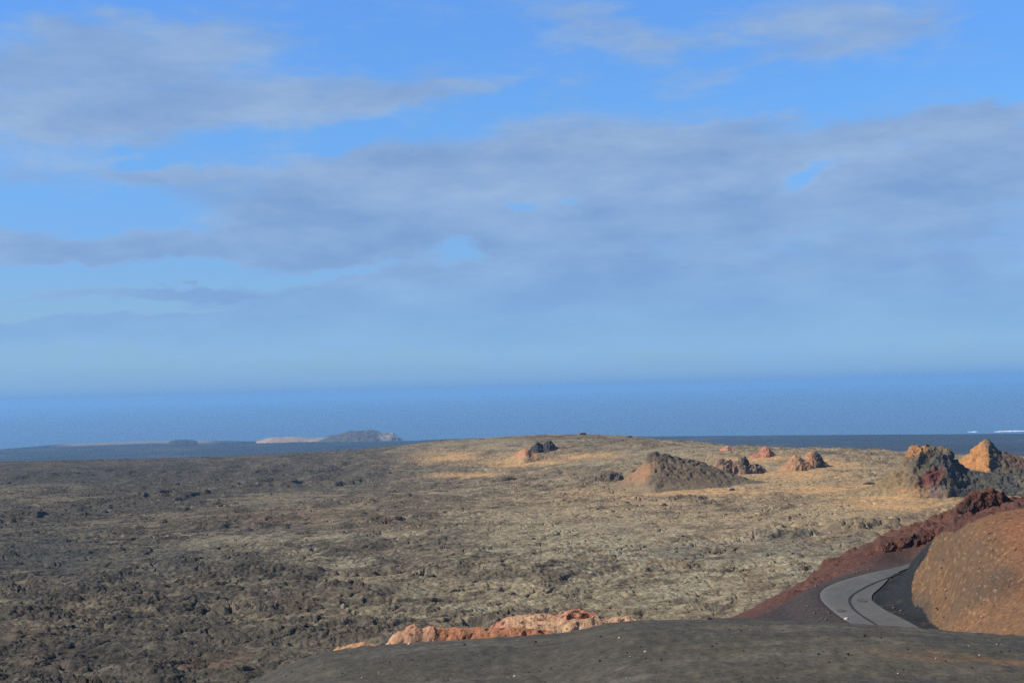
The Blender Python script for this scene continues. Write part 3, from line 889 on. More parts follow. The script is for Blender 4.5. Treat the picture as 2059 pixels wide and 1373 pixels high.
# ------------------------------------------------------------------ ash slope under the camera
ash_crest = [(-1200, 1900), (-300, 1600), (0, 1510), (300, 1430), (430, 1395), (500, 1374), (560, 1346), (620, 1322), (670, 1309), (740, 1301), (800, 1296), (870, 1291), (950, 1288), (1050, 1283), (1120, 1279),
             (1160, 1272), (1200, 1262), (1240, 1255), (1280, 1251), (1340, 1249.5), (1420, 1248.5), (1550, 1249), (1650, 1252), (1700, 1255), (1780, 1262), (1850, 1268), (1900, 1273), (1960, 1278), (2059, 1285), (2300, 1300), (3000, 1340)]
a_az = [az_of(*q) for q in ash_crest]; a_dep = [depth_of(*q) for q in ash_crest]
A, D, X, Y = polar(-700, 2800, 760, 9, 172, 560)
Dc = 40.0 - 4.0 * np.sin(A * 4.0)
dc_ = np.interp(A, a_az, a_dep)
k = np.ones(25) / 25
dc_ = np.stack([np.convolve(np.pad(dc_[0], 4, mode="edge"), np.ones(9) / 9, "valid")] * D.shape[0])
lr = np.log(D / Dc)
dep = dc_ + np.where(lr < 0, 15.0 * lr ** 2, 1.15 * lr ** 2)
Z = CAMZ - D * np.tan(np.radians(dep))
Z += 0.16 * fbm2(X, Y, 5, 4, 0.5, seed=501) * sstep(8, 20, D) + 0.05 * fbm2(X, Y, 1.1, 3, 0.6, seed=511) + 0.035 * np.clip(perlin2(X / 0.28, Y / 0.28, 515), 0, 1) + 0.025 * fbm2(X, Y, 0.5, 2, 0.6, seed=516)


def ash_surface(x, y):
    x = np.asarray(x, float); y = np.asarray(y, float)
    a = np.arctan2(x, y); d = np.hypot(x, y)
    lr = np.log(d / (40.0 - 4.0 * np.sin(a * 4.0)))
    dep = np.interp(a, a_az, a_dep) + np.where(lr < 0, 15.0 * lr ** 2, 1.15 * lr ** 2)
    return CAMZ - d * np.tan(np.radians(dep)) + 0.16 * fbm2(x, y, 5, 4, 0.5, seed=501)


U, V = project(X, Y, Z)
c1 = fbm2(X * 0.5, Y, 3.5, 5, 0.6, seed=521); c2 = fbm2(X, Y, 0.8, 4, 0.7, seed=531); c3 = fbm2(X * 0.12, Y * 0.9, 1.0, 3, 0.6, seed=541)
rgb = np.empty(X.shape + (3,), np.float32); rgb[:] = (0.076, 0.069, 0.053)
rgb = mixc(rgb, (0.115, 0.100, 0.068), 0.7 * sstep(-0.1, 0.4, c1 + 0.5 * c3) * sstep(700, 1500, U))
rgb = mixc(rgb, (0.120, 0.110, 0.095), 0.65 * sstep(0.1, 0.5, c3 + 0.3 * c2))
rgb = mixc(rgb, (0.050, 0.047, 0.042), 0.6 * sstep(0.1, 0.5, -c1 + 0.3 * c2))
ox = np.exp(-(((U - 1960) / 150) ** 2 + ((V - 1325 - (U - 1960) * 0.07) / 12) ** 2))
rgb = mixc(rgb, (0.22, 0.115, 0.045), 0.85 * ox * sstep(-0.3, 0.4, c3 + c2))
rgb = mixc(rgb, (0.13, 0.125, 0.08), 0.6 * np.exp(-(((U - 665) / 35) ** 2 + ((V - 1354 + (U - 665) * 0.1) / 6) ** 2)))
c4 = perlin2(X / 0.16, Y / 0.3, 551) + 0.7 * perlin2(X / 0.09, Y / 0.2, 553)
rgb = mixc(rgb, (0.030, 0.028, 0.025), 0.7 * sstep(0.62, 0.9, c4))
rgb = mixc(rgb, (0.17, 0.155, 0.13), 0.5 * sstep(0.7, 1.0, -c4))
rgb *= (1 + 0.3 * c2 + 0.16 * np.clip(c4, -1, 1))[..., None]
structure(mesh_grid("ash_slope", X, Y, Z, M_ASH, rgb, flip=True))

# ------------------------------------------------------------------ hillside with the road: red ridge, road cut, orange hill
hp = []


def add(*pts):
    for q in pts:
        hp.append(tuple(float(v) for v in P(*q)))


# road bed and the dark ash below its outer edge
add((1797, 1142, 170), (1754, 1151, 166), (1704, 1164, 162), (1653, 1185, 158), (1647, 1197, 155), (1665, 1221, 148), (1684, 1236, 144), (1714, 1254, 139), (1745, 1272, 134))
add((1787, 1163, 163), (1771, 1181, 158.5), (1752, 1201, 153), (1761, 1214, 149), (1781, 1228, 145), (1812, 1243, 140.5), (1838, 1256, 137), (1862, 1272, 133))
add((1600, 1225, 152), (1560, 1245, 150), (1500, 1268, 150), (1400, 1290, 150), (1620, 1258, 143), (1640, 1210, 154), (1560, 1290, 138), (1680, 1290, 132))
# crest of the red ridge and its back
for (px, py, d) in ((1380, 1275, 168), (1430, 1256, 168), (1480, 1241, 170), (1550, 1203, 172), (1600, 1180, 174), (1640, 1161, 176), (1700, 1122, 179), (1760, 1090, 183), (1830, 1068, 187), (1890, 1050, 190), (1950, 1030, 194), (2010, 1016, 197), (2059, 1002, 200), (2250, 985, 208)):
    add((px, py, d)); add((px, py + 14, d + 14)); add((px, py + 40, d + 38)); add((px, py + 60, d + 62))
add((1560, 1226, 162), (1620, 1190, 165), (1700, 1148, 170.5), (1770, 1118, 176), (1850, 1098, 180), (1830, 1122, 176))
# trough behind the orange hill
add((1860, 1130, 170), (1900, 1110, 172), (1950, 1090, 174), (2059, 1055, 178), (2250, 1040, 182))
# orange hill: foot, flank, rim
add((2059, 1360, 97), (2059, 1300, 108), (2059, 1215, 116), (2059, 1120, 128), (2059, 1045, 142))
add((1960, 1345, 104), (1960, 1285, 118), (1960, 1190, 126), (1960, 1095, 137))
add((1912, 1330, 112), (1908, 1276, 125), (1905, 1180, 135), (1905, 1110, 143))
add((2300, 1390, 94), (2300, 1320, 104), (2300, 1200, 116), (2300, 1080, 130))
RIM = [(1884, 1266, 135), (1873, 1251, 138), (1862, 1234, 141), (1844, 1217, 144), (1834, 1205, 146), (1831, 1194, 147), (1833, 1172, 149), (1839, 1156, 150), (1849, 1137, 150), (1865, 1113, 150), (1877, 1082, 151),
       (1904, 1066, 150), (1960, 1046, 146), (2010, 1030, 147), (2059, 1021, 148), (2180, 1000, 147), (2300, 985, 146)]
add(*RIM)
add((1862, 1180, 143), (1870, 1140, 148))
for (px, py, d) in RIM[10:]:
    add((px, py + 3, d + 3), (px, py + 16, d + 8), (px, py + 45, d + 17))
add((1845, 1300, 118), (1870, 1320, 112), (1812, 1268, 130), (1835, 1280, 126), (1856, 1292, 124), (1868, 1282, 129), (1895, 1304, 122), (1790, 1256, 134), (1770, 1280, 125))
HILL = TPS(hp, 60.0, 2e-4)

A, D, X, Y = polar(1330, 2500, 820, 88, 270, 760)
ci = np.linspace(0, 759, 150); cj = np.linspace(0, 819, 150)
cA = np.interp(cj, np.arange(820), A[0]); cD = np.exp(np.interp(ci, np.arange(760), np.log(D[:, 0])))
cz = HILL(np.sin(cA)[None, :] * cD[:, None], np.cos(cA)[None, :] * cD[:, None])
tmp = np.stack([np.interp(np.arange(820), cj, r) for r in cz])
BZ2 = np.stack([np.interp(np.arange(760), ci, tmp[:, j]) for j in range(820)], 1)


def hill_hit(px, py, d0=90, d1=240):
    return hit(px, py, HILL, d0, d1)


def inpoly(x, y, poly):
    c = np.zeros(x.shape, bool)
    n = len(poly)
    for i in range(n):
        x1, y1 = poly[i]; x2, y2 = poly[(i + 1) % n]
        with np.errstate(divide="ignore", invalid="ignore"):
            c ^= ((y1 > y) != (y2 > y)) & (x < (x2 - x1) * (y - y1) / (y2 - y1 + 1e-12) + x1)
    return c


outer = [(1836, 1131, 176), (1815, 1137, 173), (1797.5, 1142, 170), (1754, 1151, 166), (1704, 1164, 162), (1670, 1175.6, 159.5), (1653, 1185, 157.5), (1647.6, 1196, 155), (1652, 1208, 151.5), (1665, 1221, 148), (1684, 1236, 144), (1700, 1247.6, 141), (1714, 1255, 139), (1735, 1267, 135)]
inner = [(1826, 1142, 171), (1808, 1149, 168), (1793, 1157, 165), (1784, 1166, 162), (1771, 1180.6, 158.5), (1759, 1190, 156), (1753, 1196, 154.3), (1751.5, 1202, 152.8), (1754, 1208, 151), (1761, 1214, 149), (1781, 1227.5, 145), (1812.6, 1242.6, 140.5), (1838, 1256, 137), (1858, 1268, 133.5)]


def resample(pts, n, smooth=9):
    pts = np.asarray(pts, float)
    s = np.concatenate([[0], np.cumsum(np.hypot(*np.diff(pts, axis=0).T))])
    q = np.linspace(0, s[-1], n)
    o = np.stack([np.interp(q, s, pts[:, 0]), np.interp(q, s, pts[:, 1])], 1)
    kx = np.ones(smooth) / smooth
    e = smooth // 2
    return np.stack([np.convolve(np.pad(o[:, i], e, mode="reflect", reflect_type="odd"), kx, "valid") for i in range(2)], 1)


def resample3(pts, n, smooth=9):
    p3 = np.array([[float(v) for v in P(*q)] for q in pts])
    sl = np.concatenate([[0], np.cumsum(np.hypot(*np.diff(p3[:, :2], axis=0).T))])
    q = np.linspace(0, sl[-1], n)
    o = np.stack([np.interp(q, sl, p3[:, i]) for i in range(3)], 1)
    e = smooth // 2
    kx = np.ones(smooth) / smooth
    return np.stack([np.convolve(np.pad(o[:, i], e, mode="reflect", reflect_type="odd"), kx, "valid") for i in range(3)], 1)


wo3, wi3 = resample3(outer, 240, 21), resample3(inner, 240, 21)
wo, wi = wo3[::2, :2], wi3[::2, :2]
_s = np.linspace(-0.12, 1.12, 17)[None, :, None]
bed = (wo3[:, None, :] * (1 - _s) + wi3[:, None, :] * _s).reshape(-1, 3)


def bed_z(x, y):
    """Height of the road bed (inverse-distance from its finely sampled cross-sections)."""
    x = np.asarray(x, float).ravel(); y = np.asarray(y, float).ravel()
    out = np.empty(len(x))
    for i in range(0, len(x), 4000):
        d2 = (bed[None, :, 0] - x[i:i + 4000, None]) ** 2 + (bed[None, :, 1] - y[i:i + 4000, None]) ** 2
        j = np.argpartition(d2, 5, 1)[:, :5]
        w = 1 / (np.take_along_axis(d2, j, 1) + 1e-3)
        out[i:i + 4000] = (bed[j, 2] * w).sum(1) / w.sum(1)
    return out


road_poly = [tuple(q) for q in wo] + [tuple(q) for q in wi[::-1]]
# zone borders on the ground (world x, y)
bank_px = [(1826, 1142), (1793, 1157), (1771, 1181), (1752, 1200), (1757, 1212), (1781, 1228), (1812, 1243), (1845, 1262), (1871, 1250), (1860, 1230), (1843, 1215), (1832, 1205), (1831, 1194), (1833, 1170), (1841, 1153), (1850, 1137), (1865, 1113), (1876, 1083)]


def seg_dist(x, y, pts):
    best = np.full(x.shape, 1e9)
    for (x1, y1), (x2, y2) in zip(pts[:-1], pts[1:]):
        dx, dy = x2 - x1, y2 - y1
        t = np.clip(((x - x1) * dx + (y - y1) * dy) / (dx * dx + dy * dy + 1e-9), 0, 1)
        best = np.minimum(best, np.hypot(x - x1 - t * dx, y - y1 - t * dy))
    return best


rim_w = [tuple(float(v) for v in P(*q)[:2]) for q in RIM]
hill_poly = [tuple(float(v) for v in P(1908, 1345, 106)[:2])] + rim_w
lx, ly = hill_poly[-1]
hill_poly = hill_poly + [(lx + 60, ly + 10), (lx + 80, ly - 60), (30, 70)]
wz = fbm2(X, Y, 4, 4, 0.6, seed=601)
wob = 0.22 * wz + 0.25 * fbm2(X, Y, 0.9, 3, 0.6, seed=603)
on_hill = inpoly(X + wob, Y + wob, hill_poly)
d_edge = seg_dist(X, Y, rim_w)
d_road_o = seg_dist(X, Y, [tuple(q) for q in wo]); d_road_i = seg_dist(X, Y, [tuple(q) for q in wi])
in_road = inpoly(X, Y, road_poly)
inner_side = (~on_hill) & (d_road_i < d_road_o) & (~in_road) & (D < 175 + 3 * wz) & (d_road_i < 26) & ((A < az_of(1879, 1082) + 0.0006 * wz) | (D < 145))
hw = np.where(on_hill, sstep(0, 1.2, d_edge), 0)
n_a = fbm2(X, Y, 9, 4, 0.55, seed=611); n_b = fbm2(X, Y, 2.0, 4, 0.6, seed=621); n_c = fbm2(X, Y, 0.6, 3, 0.7, seed=631)
rd = np.where(in_road, 0, np.minimum(d_road_o, d_road_i))
road_fade = sstep(0.2, 2.0, rd)
# clinker on the red ridge
U, V = project(X, Y, BZ2)
ridge_rough = (0.3 + 0.7 * sstep(-0.1, 0.25, n_a)) * sstep(2.5, 8.0, rd) * sstep(1470, 1640, U) * (~on_hill)
det = 0.0
for kk, (wl, am) in enumerate(((5.0, 0.9), (2.4, 0.6), (1.2, 0.38), (0.6, 0.2))):
    det = det + am * (np.abs(perlin2(X / wl, Y / wl, 640 + kk)) * 1.6 - 0.35)
Zh = BZ2 + ridge_rough * det * (1 - inner_side) + road_fade * (0.10 * n_b + 0.06 * n_c) + 0.15 * n_a * road_fade
near = (rd < 5.0)
bz = bed_z(X[near], Y[near])
wr = sstep(4.0, 0.3, rd[near])
Zh[near] = Zh[near] * (1 - wr) + (bz - 0.03 - 0.05 * sstep(0.3, 0.0, rd[near])) * wr
X2, Y2, Z2 = X, Y, Zh
rgb = np.empty(X.shape + (3,), np.float32); rgb[:] = (0.096, 0.044, 0.032)
rgb = mixc(rgb, (0.085, 0.045, 0.036), 0.7 * sstep(-0.05, 0.35, n_b + 0.4 * n_a))
rgb = mixc(rgb, (0.128, 0.060, 0.043), 0.6 * sstep(0.05, 0.4, n_a - 0.2 * n_b))
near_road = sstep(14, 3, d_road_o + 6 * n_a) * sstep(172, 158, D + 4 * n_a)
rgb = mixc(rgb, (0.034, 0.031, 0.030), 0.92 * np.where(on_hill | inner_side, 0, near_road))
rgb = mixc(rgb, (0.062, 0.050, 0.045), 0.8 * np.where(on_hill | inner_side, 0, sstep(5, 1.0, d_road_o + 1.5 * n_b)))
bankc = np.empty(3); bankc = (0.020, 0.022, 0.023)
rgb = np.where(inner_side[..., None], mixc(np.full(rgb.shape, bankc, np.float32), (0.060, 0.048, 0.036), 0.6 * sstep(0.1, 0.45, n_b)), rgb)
# orange cinder hill
hc = np.empty(X.shape + (3,), np.float32); hc[:] = (0.172, 0.094, 0.048)
hc = mixc(hc, (0.200, 0.084, 0.042), sstep(1930, 2080, U + 40 * n_a) * sstep(1180, 1050, V))
hc = mixc(hc, (0.135, 0.083, 0.042), 0.6 * sstep(1960, 1850, U + 40 * n_a))
hc = mixc(hc, (0.135, 0.048, 0.030), 0.6 * np.exp(-(((U - 2060) / 70) ** 2 + ((V - 1175) / 25) ** 2)))
for (x1, y1), (x2, y2), wdt in (((1893, 1086), (1985, 1130), 7), ((1985, 1155), (2030, 1180), 6), ((1905, 1215), (1975, 1185), 5), ((1985, 1172), (2010, 1160), 6)):
    w_a, w_b = hill_hit(x1, y1, 95)[:2], hill_hit(x2, y2, 95)[:2]
    hc = mixc(hc, (0.075, 0.060, 0.042), 0.5 * sstep(2.4, 0.3, seg_dist(X, Y, [w_a, w_b]) + 1.6 * n_b) * sstep(-0.4, 0.2, n_c + n_b + 0.3))
n_d = perlin2(X / 0.22, Y / 0.5, 637)
hc = mixc(hc, (0.30, 0.18, 0.105), 0.6 * sstep(0.35, 0.7, n_d + 0.4 * n_c))
hc = mixc(hc, (0.085, 0.050, 0.030), 0.5 * sstep(0.35, 0.7, -n_d + 0.4 * n_b))
hc = mixc(hc, (0.09, 0.06, 0.04), 0.45 * sstep(0.2, 0.5, -n_c + 0.4 * n_b))
lip = np.where(on_hill, sstep(0.9, 0.0, d_edge), 0) * sstep(1890, 1870, U)
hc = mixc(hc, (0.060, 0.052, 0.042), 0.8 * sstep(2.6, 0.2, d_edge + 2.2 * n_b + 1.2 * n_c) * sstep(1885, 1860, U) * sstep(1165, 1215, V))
rgb = np.where(on_hill[..., None], hc, rgb)
rgb *= (1 + 0.22 * n_c + 0.15 * n_b)[..., None]
zone_id = np.where(on_hill, 2, np.where(inner_side, 1, 0))
zf = zone_id[:-1, :-1]
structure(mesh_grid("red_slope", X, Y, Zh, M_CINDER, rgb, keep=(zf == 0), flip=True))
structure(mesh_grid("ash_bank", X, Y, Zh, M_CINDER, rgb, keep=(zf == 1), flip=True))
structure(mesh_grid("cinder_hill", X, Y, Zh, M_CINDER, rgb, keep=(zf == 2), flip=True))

# road
nr, ncx = 240, 13
s = np.linspace(0, 1, ncx)[None, :, None]
pts = wo3[:, None, :] * (1 - s) + wi3[:, None, :] * s
rx, ry, rz = pts[..., 0], pts[..., 1], pts[..., 2]
n1 = fbm2(rx, ry, 6, 4, 0.6, seed=701); n2 = fbm2(rx, ry, 1.0, 4, 0.6, seed=711)
rrgb = np.empty(rx.shape + (3,), np.float32); rrgb[:] = (0.120, 0.118, 0.112)
M_ROAD = ground_mat("worn_asphalt", 1.3, 0.16, 0.85, bump=0.2, bscale=20, bdist=0.01)
nt, N, L = nodes(M_ROAD)
# cracked dusty edges: the asphalt thins out under drifted ash
rrgb = mixc(rrgb, (0.18, 0.178, 0.17), 0.6 * np.broadcast_to(sstep(0.12, 0.02, s[..., 0]), rx.shape))
rrgb = mixc(rrgb, (0.10, 0.105, 0.105), 0.5 * np.broadcast_to(sstep(0.55, 0.62, s[..., 0]) * sstep(0.9, 0.8, s[..., 0]), rx.shape) * sstep(-0.2, 0.3, n1))
rrgb *= (1 + 0.25 * n1 + 0.1 * n2)[..., None]
structure(mesh_grid("road", rx, ry, rz + 0.03, M_ROAD, rrgb))
seam_px = [(1808, 1152), (1785, 1163), (1762, 1170.5), (1740.6, 1180.6), (1720.5, 1192), (1712, 1198), (1708, 1204), (1707.5, 1210), (1711, 1218), (1717, 1226), (1734, 1239), (1762, 1256), (1785, 1270)]
def on_road(px, py):
    return hit(px, py, lambda x, y: bed_z(x, y).reshape(np.shape(x)), 128, 180, 300)


ws = resample([on_road(*q)[:2] for q in seam_px], 200, 15)
tg = np.gradient(ws, axis=0); tg /= np.hypot(tg[:, 0], tg[:, 1])[:, None]
nn = np.stack([-tg[:, 1], tg[:, 0]], 1)
hwid = 0.11 * (1 + 0.35 * fbm2(ws[:, 0], ws[:, 1], 1.5, 2, seed=721))[:, None]


def road_z(x, y):
    return bed_z(x, y) + 0.03


sxy = np.stack([ws - nn * hwid, ws + nn * hwid], 1)
sz = np.stack([road_z(sxy[:, 0, 0], sxy[:, 0, 1]), road_z(sxy[:, 1, 0], sxy[:, 1, 1])], 1) + 0.03
structure(mesh_grid("road_seam", sxy[..., 0], sxy[..., 1], sz, flat_mat("tar_seam", (0.030, 0.030, 0.032), 0.8), flip=True))
for (cxp, cyp, ra, rb, seed) in ((1733, 1207, 0.42, 1.1, 1), (1690, 1228, 0.40, 0.8, 2)):
    x0, y0, _ = on_road(cxp, cyp)
    th = np.linspace(0, 2 * np.pi, 40)[None, :]; rr = np.array([0.0, 0.35, 0.7, 1.0])[:, None]
    wv = 1 + 0.3 * perlin2(np.cos(th) * 1.7, np.sin(th) * 1.7, 730 + seed)
    xx = x0 + rr * ra * np.cos(th) * wv; yy = y0 + rr * rb * np.sin(th) * wv
    zz = road_z(xx.ravel(), yy.ravel()).reshape(xx.shape) + 0.045
    structure(mesh_grid("road_patch", xx, yy, zz, flat_mat("tar_patch", (0.090, 0.090, 0.088), 0.9, 0.3, 2.0)))

# red lava crags on the ridge crest
def crag_c(s, t, hn, n1, n2):
    r = np.empty(s.shape + (3,), np.float32); r[:] = (0.098, 0.043, 0.028)
    r = mixc(r, (0.055, 0.035, 0.032), 0.8 * sstep(0.0, 0.4, n1))
    r = mixc(r, (0.20, 0.085, 0.06), 0.7 * sstep(0.15, 0.45, -n1 + 0.4 * n2) * sstep(1960, 1900, s))
    return r


thing(mass("lava_crag", [(1826, 1078), (1840, 1062), (1856, 1055), (1872, 1050), (1892, 1040), (1910, 1034), (1922, 1026), (1935, 1014), (1946, 1003), (1960, 997), (1972, 994), (1985, 990), (1995, 987), (2006, 987), (2014, 992), (2020, 1004), (2026, 1018), (2036, 1030)],
           [(1826, 1090), (1900, 1068), (1950, 1056), (2036, 1042)], lambda px: 187 + (px - 1830) * 0.055, 4.5, M_ROCK, crag_c, 1.5, 3.4, 1.7, 300, 110, 1.2, 0.4, ridged=0.65, seed=21),
      "dark red jagged lava crag on the ridge crest behind the orange hill", "rock outcrop")
thing(mass("lava_crag", [(2024, 1032), (2032, 1016), (2042, 1008), (2056, 1002), (2075, 994), (2110, 985), (2150, 990), (2190, 1010)],
           [(2024, 1040), (2190, 1030)], 198, 4, M_ROCK, crag_c, 1.0, 3, 1.7, 160, 70, 1.2, 0.4, ridged=0.65, seed=22),
      "reddish lava crag at the right edge of the picture, partly cut off", "rock outcrop")
thing(mass("lava_crag", [(1712, 1140), (1728, 1126), (1742, 1114), (1760, 1103), (1780, 1095), (1800, 1089), (1820, 1082), (1845, 1074), (1868, 1068), (1890, 1066)],
           [(1712, 1146), (1800, 1126), (1890, 1084)], lambda px: 177 + (px - 1712) * 0.035, 2.4, M_ROCK, crag_c, 0.6, 1.3, 1.9, 340, 100, 0.8, 0.4, ridged=0.65, seed=23),
      "low band of rough red clinker on the slope just above the road bend", "rock outcrop")

# ------------------------------------------------------------------ boulders and stones
def boulder_mesh(name, seed, mat, c, rough=0.3, n=26, flat=0.75):
    th = np.linspace(0, 2 * np.pi, 2 * n + 1)[None, :]; ph = np.linspace(0, np.pi, n)[:, None]
    x = np.sin(ph) * np.cos(th); y = np.sin(ph) * np.sin(th); z = np.cos(ph) * np.ones_like(th)
    r = 1.0; a = rough; w = 1.1
    for k in range(4):
        nz_ = perlin3(x * w, y * w, z * w, seed * 3 + k)
        r = r + a * (0.5 * nz_ * 1.6 + 0.5 * (0.4 - np.abs(nz_) * 1.6)); a *= 0.55; w *= 2.1
    x, y, z = x * r, y * r, z * r * flat
    rgb = np.empty(x.shape + (3,), np.float32); rgb[:] = c
    o = mesh_grid(name, x, y, z, mat, rgb, flip=True)
    return o


def put(src, first, x, y, z, s, rz=0.0, sxyz=(1, 1, 1)):
    o = src if first else src.copy()
    if not first:
        col.objects.link(o)
    o.location = (x, y, z); o.rotation_euler = (0, 0, rz); o.scale = (s * sxyz[0], s * sxyz[1], s * sxyz[2])
    return o


def at_lava(px, py):
    x, y, z = hit(px, py, field_z, 100, 1300)
    return x, y, float(lava_z(np.array([x]), np.array([y]))[0])


protos = [boulder_mesh("lava_boulder", 40 + k, M_ROCK, (0.105, 0.088, 0.070), 0.95) for k in range(4)]
used = [False] * 4
named = [((1022, 966), 1.7, (1.7, 1, .95), "large black boulder lying alone in the middle of the lava field"),
         ((974, 966), 0.8, (1, 1, 1.2), "dark boulder a little left of the large black boulder"),
         ((1106, 967), 0.7, (1, 1, 1.3), "small dark boulder right of the large black boulder"),
         ((375, 1028), 0.8, (1.3, 1, 1), "dark boulder in front of the shadowed ledge on the left"),
         ((800, 1046), 1.0, (1.5, 1, .9), "wide dark boulder among brown clinker left of the middle"),
         ((1100, 873), 1.0, (1, 1, .9), "dark boulder standing up on the hilltop skyline"),
         ((1265, 879), 1.2, (1.5, 1, .9), "greenish dark boulder at the right end of the hilltop skyline"),
         ((1172, 874), 1.0, (1.6, 1, .9), "reddish boulder at the top of the hill, middle of its skyline"),
         ((1748, 974), 0.7, (2.0, 1, .7), "low dark boulder on orange sand left of the crater cone")]
for (pp, s, sh, lab) in named:
    k = random.randrange(4)
    x, y, z = at_lava(*pp)
    o = put(protos[k], not used[k], x, y, z + s * 0.2, s, random.uniform(0, 6.28), (1, 1, 1) if False else sh); used[k] = True
    o.rotation_euler = (0, 0, -math.atan2(x, y))
    thing(o, lab, "boulder")
G = "lava boulders scattered over the rough field"
cnt = 0
while cnt < 80:
    px = random.uniform(-30, 1650); py = random.uniform(960, 1365)
    if py > np.interp(px, [q[0] for q in ash_crest], [q[1] for q in ash_crest]) - 6 or (px > 640 and py > 1215):
        continue
    k = random.randrange(4)
    x, y, z = at_lava(px, py)
    d = math.hypot(x, y)
    s = random.uniform(0.25, 0.55) * (0.55 + d / 600)
    o = put(protos[k], not used[k], x, y, z + s * 0.15, s, random.uniform(0, 6.28), (random.uniform(.8, 1.5), random.uniform(.8, 1.2), random.uniform(.6, 1.0))); used[k] = True
    thing(o, "small dark jagged lava boulder among the clinker of the brown lava field", "boulder", G)
    cnt += 1


def at_ash(px, py):
    return hit(px, py, ash_surface, 12, 60)


M_STONE_D = M_ROCK
dk = [boulder_mesh("ash_stone", 60 + k, M_TUFF, (0.045, 0.042, 0.038), 0.4, 12) for k in range(3)]
us = [False] * 3
cnt = 0
while cnt < 130:
    px = random.uniform(500, 2050); py = random.uniform(1255, 1372)
    if py < np.interp(px, [q[0] for q in ash_crest], [q[1] for q in ash_crest]) + 5:
        continue
    k = random.randrange(3)
    x, y, z = at_ash(px, py)
    s = random.choice((0.012, 0.014, 0.016, 0.02, 0.026)) * random.uniform(0.8, 1.2) * math.hypot(x, y) / 32
    put_o = put(dk[k], not us[k], x, y, z + s * 0.3, s, random.uniform(0, 6.28)); us[k] = True
    thing(put_o, "small black cinder stone lying on the dark grey ash slope", "stone", "black stones strewn on the ash slope")
    cnt += 1
pk = boulder_mesh("ash_stone", 71, M_TUFF, (0.50, 0.36, 0.29), 0.35, 14)
first = True
pale_stones = [((1298, 1311), .05, "largest pink stone on the ash slope, below the right end of the pink outcrop"), ((1035, 1360), .045, "pink stone on the ash near the bottom edge, below the pink outcrop"),
               ((1882, 1324), .028, "white stone at the left end of the orange streak in the ash"), ((2004, 1296), .03, "left one of two close white stones on the ash below the orange hill"),
               ((2014, 1297), .032, "right one of two close white stones on the ash below the orange hill"), ((1969, 1318), .035, "pale stone on the ash just above the orange streak"),
               ((1260, 1363), .022, "pale pebble on the ash near the bottom edge, right of the pink stones"), ((728, 1363), .03, "white pebble on the ash low on the left, nearest the lava field"),
               ((762, 1353), .024, "white pebble on the ash just above another white pebble at the lower left"), ((1245, 1283), .04, "cluster pebble of pale stone just below the pale outcrop"),
               ((1806, 1354), .026, "pale pebble near the bottom edge below the road"), ((1780, 1356), .022, "small pale pebble left of a like pebble below the road"),
               ((823, 1295), .05, "grey pink stone resting on the ash rim beneath the red tuff ledge")]
for (pp, s, lab) in pale_stones:
    x, y, z = at_ash(*pp)
    thing(put(pk, first, x, y, z + s * 0.25, 0.6 * s * math.hypot(x, y) / 30, random.uniform(0, 6.28)), lab, "stone", "pale stones on the ash slope"); first = False
cnt = 0
while cnt < 14:
    px = random.uniform(560, 2050); py = random.uniform(1262, 1372)
    if py < np.interp(px, [q[0] for q in ash_crest], [q[1] for q in ash_crest]) + 8:
        continue
    x, y, z = at_ash(px, py)
    s = random.uniform(0.007, 0.013) * math.hypot(x, y) / 30
    thing(put(pk, False, x, y, z + s * 0.35, s, random.uniform(0, 6.28)), "tiny pale pebble lying on the dark grey ash slope", "stone", "tiny pale pebbles on the ash slope")
    cnt += 1
hs = [boulder_mesh("cinder_stone", 80 + k, M_TUFF, c, 0.4, 12) for k, c in enumerate(((0.36, 0.22, 0.14), (0.20, 0.115, 0.07)))]
uh = [False, False]
cnt = 0
while cnt < 170:
    px = random.uniform(1845, 2055); py = random.uniform(1050, 1275)
    x, y, z = hit(px, py, HILL, 80, 170)
    if not inpoly(np.array([x]), np.array([y]), hill_poly)[0]:
        continue
    k = random.randrange(2)
    s = random.choice((0.03, 0.035, 0.04, 0.05, 0.06, 0.11)) * random.uniform(.8, 1.2)
    o = put(hs[k], not uh[k], x, y, z + s * 0.5, s, random.uniform(0, 6.28)); uh[k] = True
    thing(o, ("pale tan stone" if k == 0 else "brown stone") + " lying on the orange cinder hill", "stone", "stones strewn on the orange cinder hill")
    cnt += 1
ks = boulder_mesh("verge_stone", 90, M_TUFF, (0.46, 0.44, 0.40), 0.3, 14)
cnt = 0
vs_ = boulder_mesh("verge_stone", 93, M_TUFF, (0.13, 0.10, 0.085), 0.4, 12)
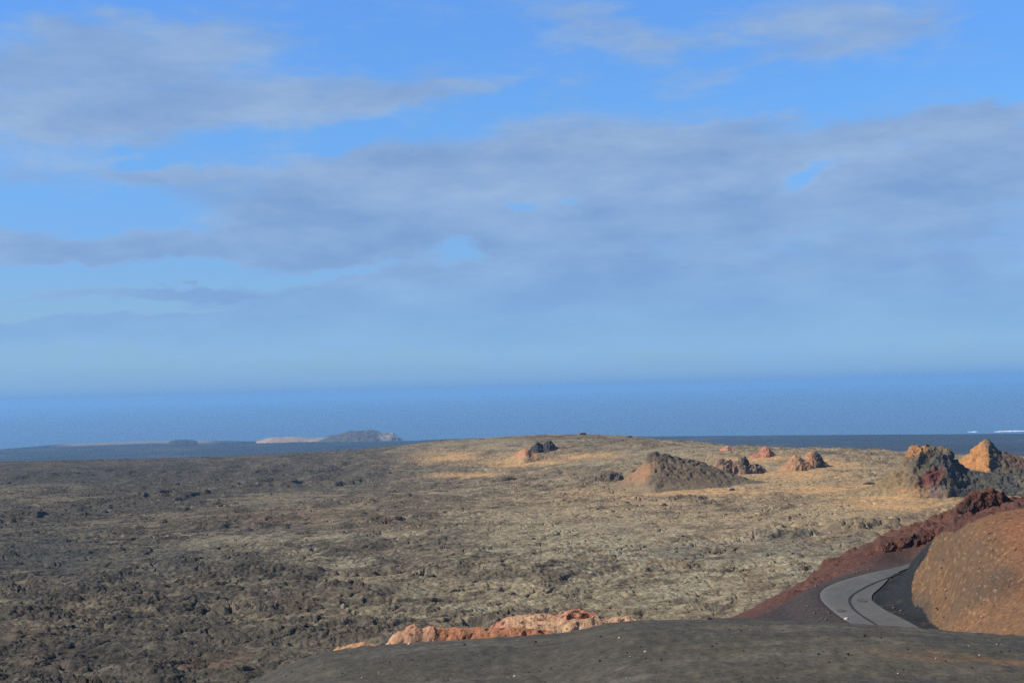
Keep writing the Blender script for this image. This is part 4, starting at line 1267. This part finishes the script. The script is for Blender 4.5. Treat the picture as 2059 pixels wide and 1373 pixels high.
while cnt < 34:
    i = random.randrange(20, 225)
    off = random.uniform(0.5, 3.0)
    v = wo3[i] - wi3[i]; v = v / np.hypot(v[0], v[1])
    if random.random() < 0.65:
        x, y = wo3[i, 0] + v[0] * off, wo3[i, 1] + v[1] * off
    else:
        x, y = wi3[i, 0] - v[0] * off * 0.6, wi3[i, 1] - v[1] * off * 0.6
    k = int(np.argmin((X2 - x) ** 2 + (Y2 - y) ** 2))
    s_ = random.choice((0.06, 0.08, 0.09, 0.14))
    thing(put(vs_, cnt == 0, x, y, float(Z2.flat[k]) + s_ * 0.3, s_, random.uniform(0, 6.28)), "small dull brown stone lying on the dark verge beside the road bend", "stone", "stones along the road verge")
    cnt += 1
x, y, z = hill_hit(1702, 1246)
thing(put(ks, True, x, y, z + .10, .2), "pale stone at the outer edge of the road, lower end of the bend", "stone")

# ------------------------------------------------------------------ air
mh = bpy.data.materials.new("marine_haze")
nt, N, L = nodes(mh)
N.remove(N["Principled BSDF"])
pv = N.new("ShaderNodeVolumePrincipled")
pv.inputs["Color"].default_value = (0.33, 0.64, 1.0, 1)
pv.inputs["Density"].default_value = 6.8e-5
pv.inputs["Anisotropy"].default_value = 0.1
pv.inputs["Density Attribute"].default_value = ""
L.new(pv.outputs[0], N["Material Output"].inputs["Volume"])
mh.cycles.homogeneous_volume = True
b = 66000.0
lo, hi = -262.0, CAMZ + 8
lo = -60.0
v = [(-b, -b, lo), (b, -b, lo), (b, b, lo), (-b, b, lo), (-b, -b, hi), (b, -b, hi), (b, b, hi), (-b, b, hi)]
me = bpy.data.meshes.new("haze")
me.from_pydata(v, [], [(3, 2, 1, 0), (4, 5, 6, 7), (0, 1, 5, 4), (1, 2, 6, 5), (2, 3, 7, 6), (3, 0, 4, 7)])
me.materials.append(mh)
ho = bpy.data.objects.new("haze", me); col.objects.link(ho); ho["kind"] = "stuff"

# ------------------------------------------------------------------ output
vset = sc.view_settings
sc.display_settings.display_device = "sRGB"
vset.view_transform = "Standard"; vset.look = "None"; vset.gamma = 1.0; vset.exposure = 0.0; vset.use_curve_mapping = False
sc.render.engine = "CYCLES"
sc.cycles.use_denoising = False
sc.cycles.denoiser = "OPENIMAGEDENOISE"
sc.cycles.denoising_prefilter = "ACCURATE"
sc.cycles.use_adaptive_sampling = False
sc.cycles.max_bounces = 6
sc.cycles.volume_bounces = 1
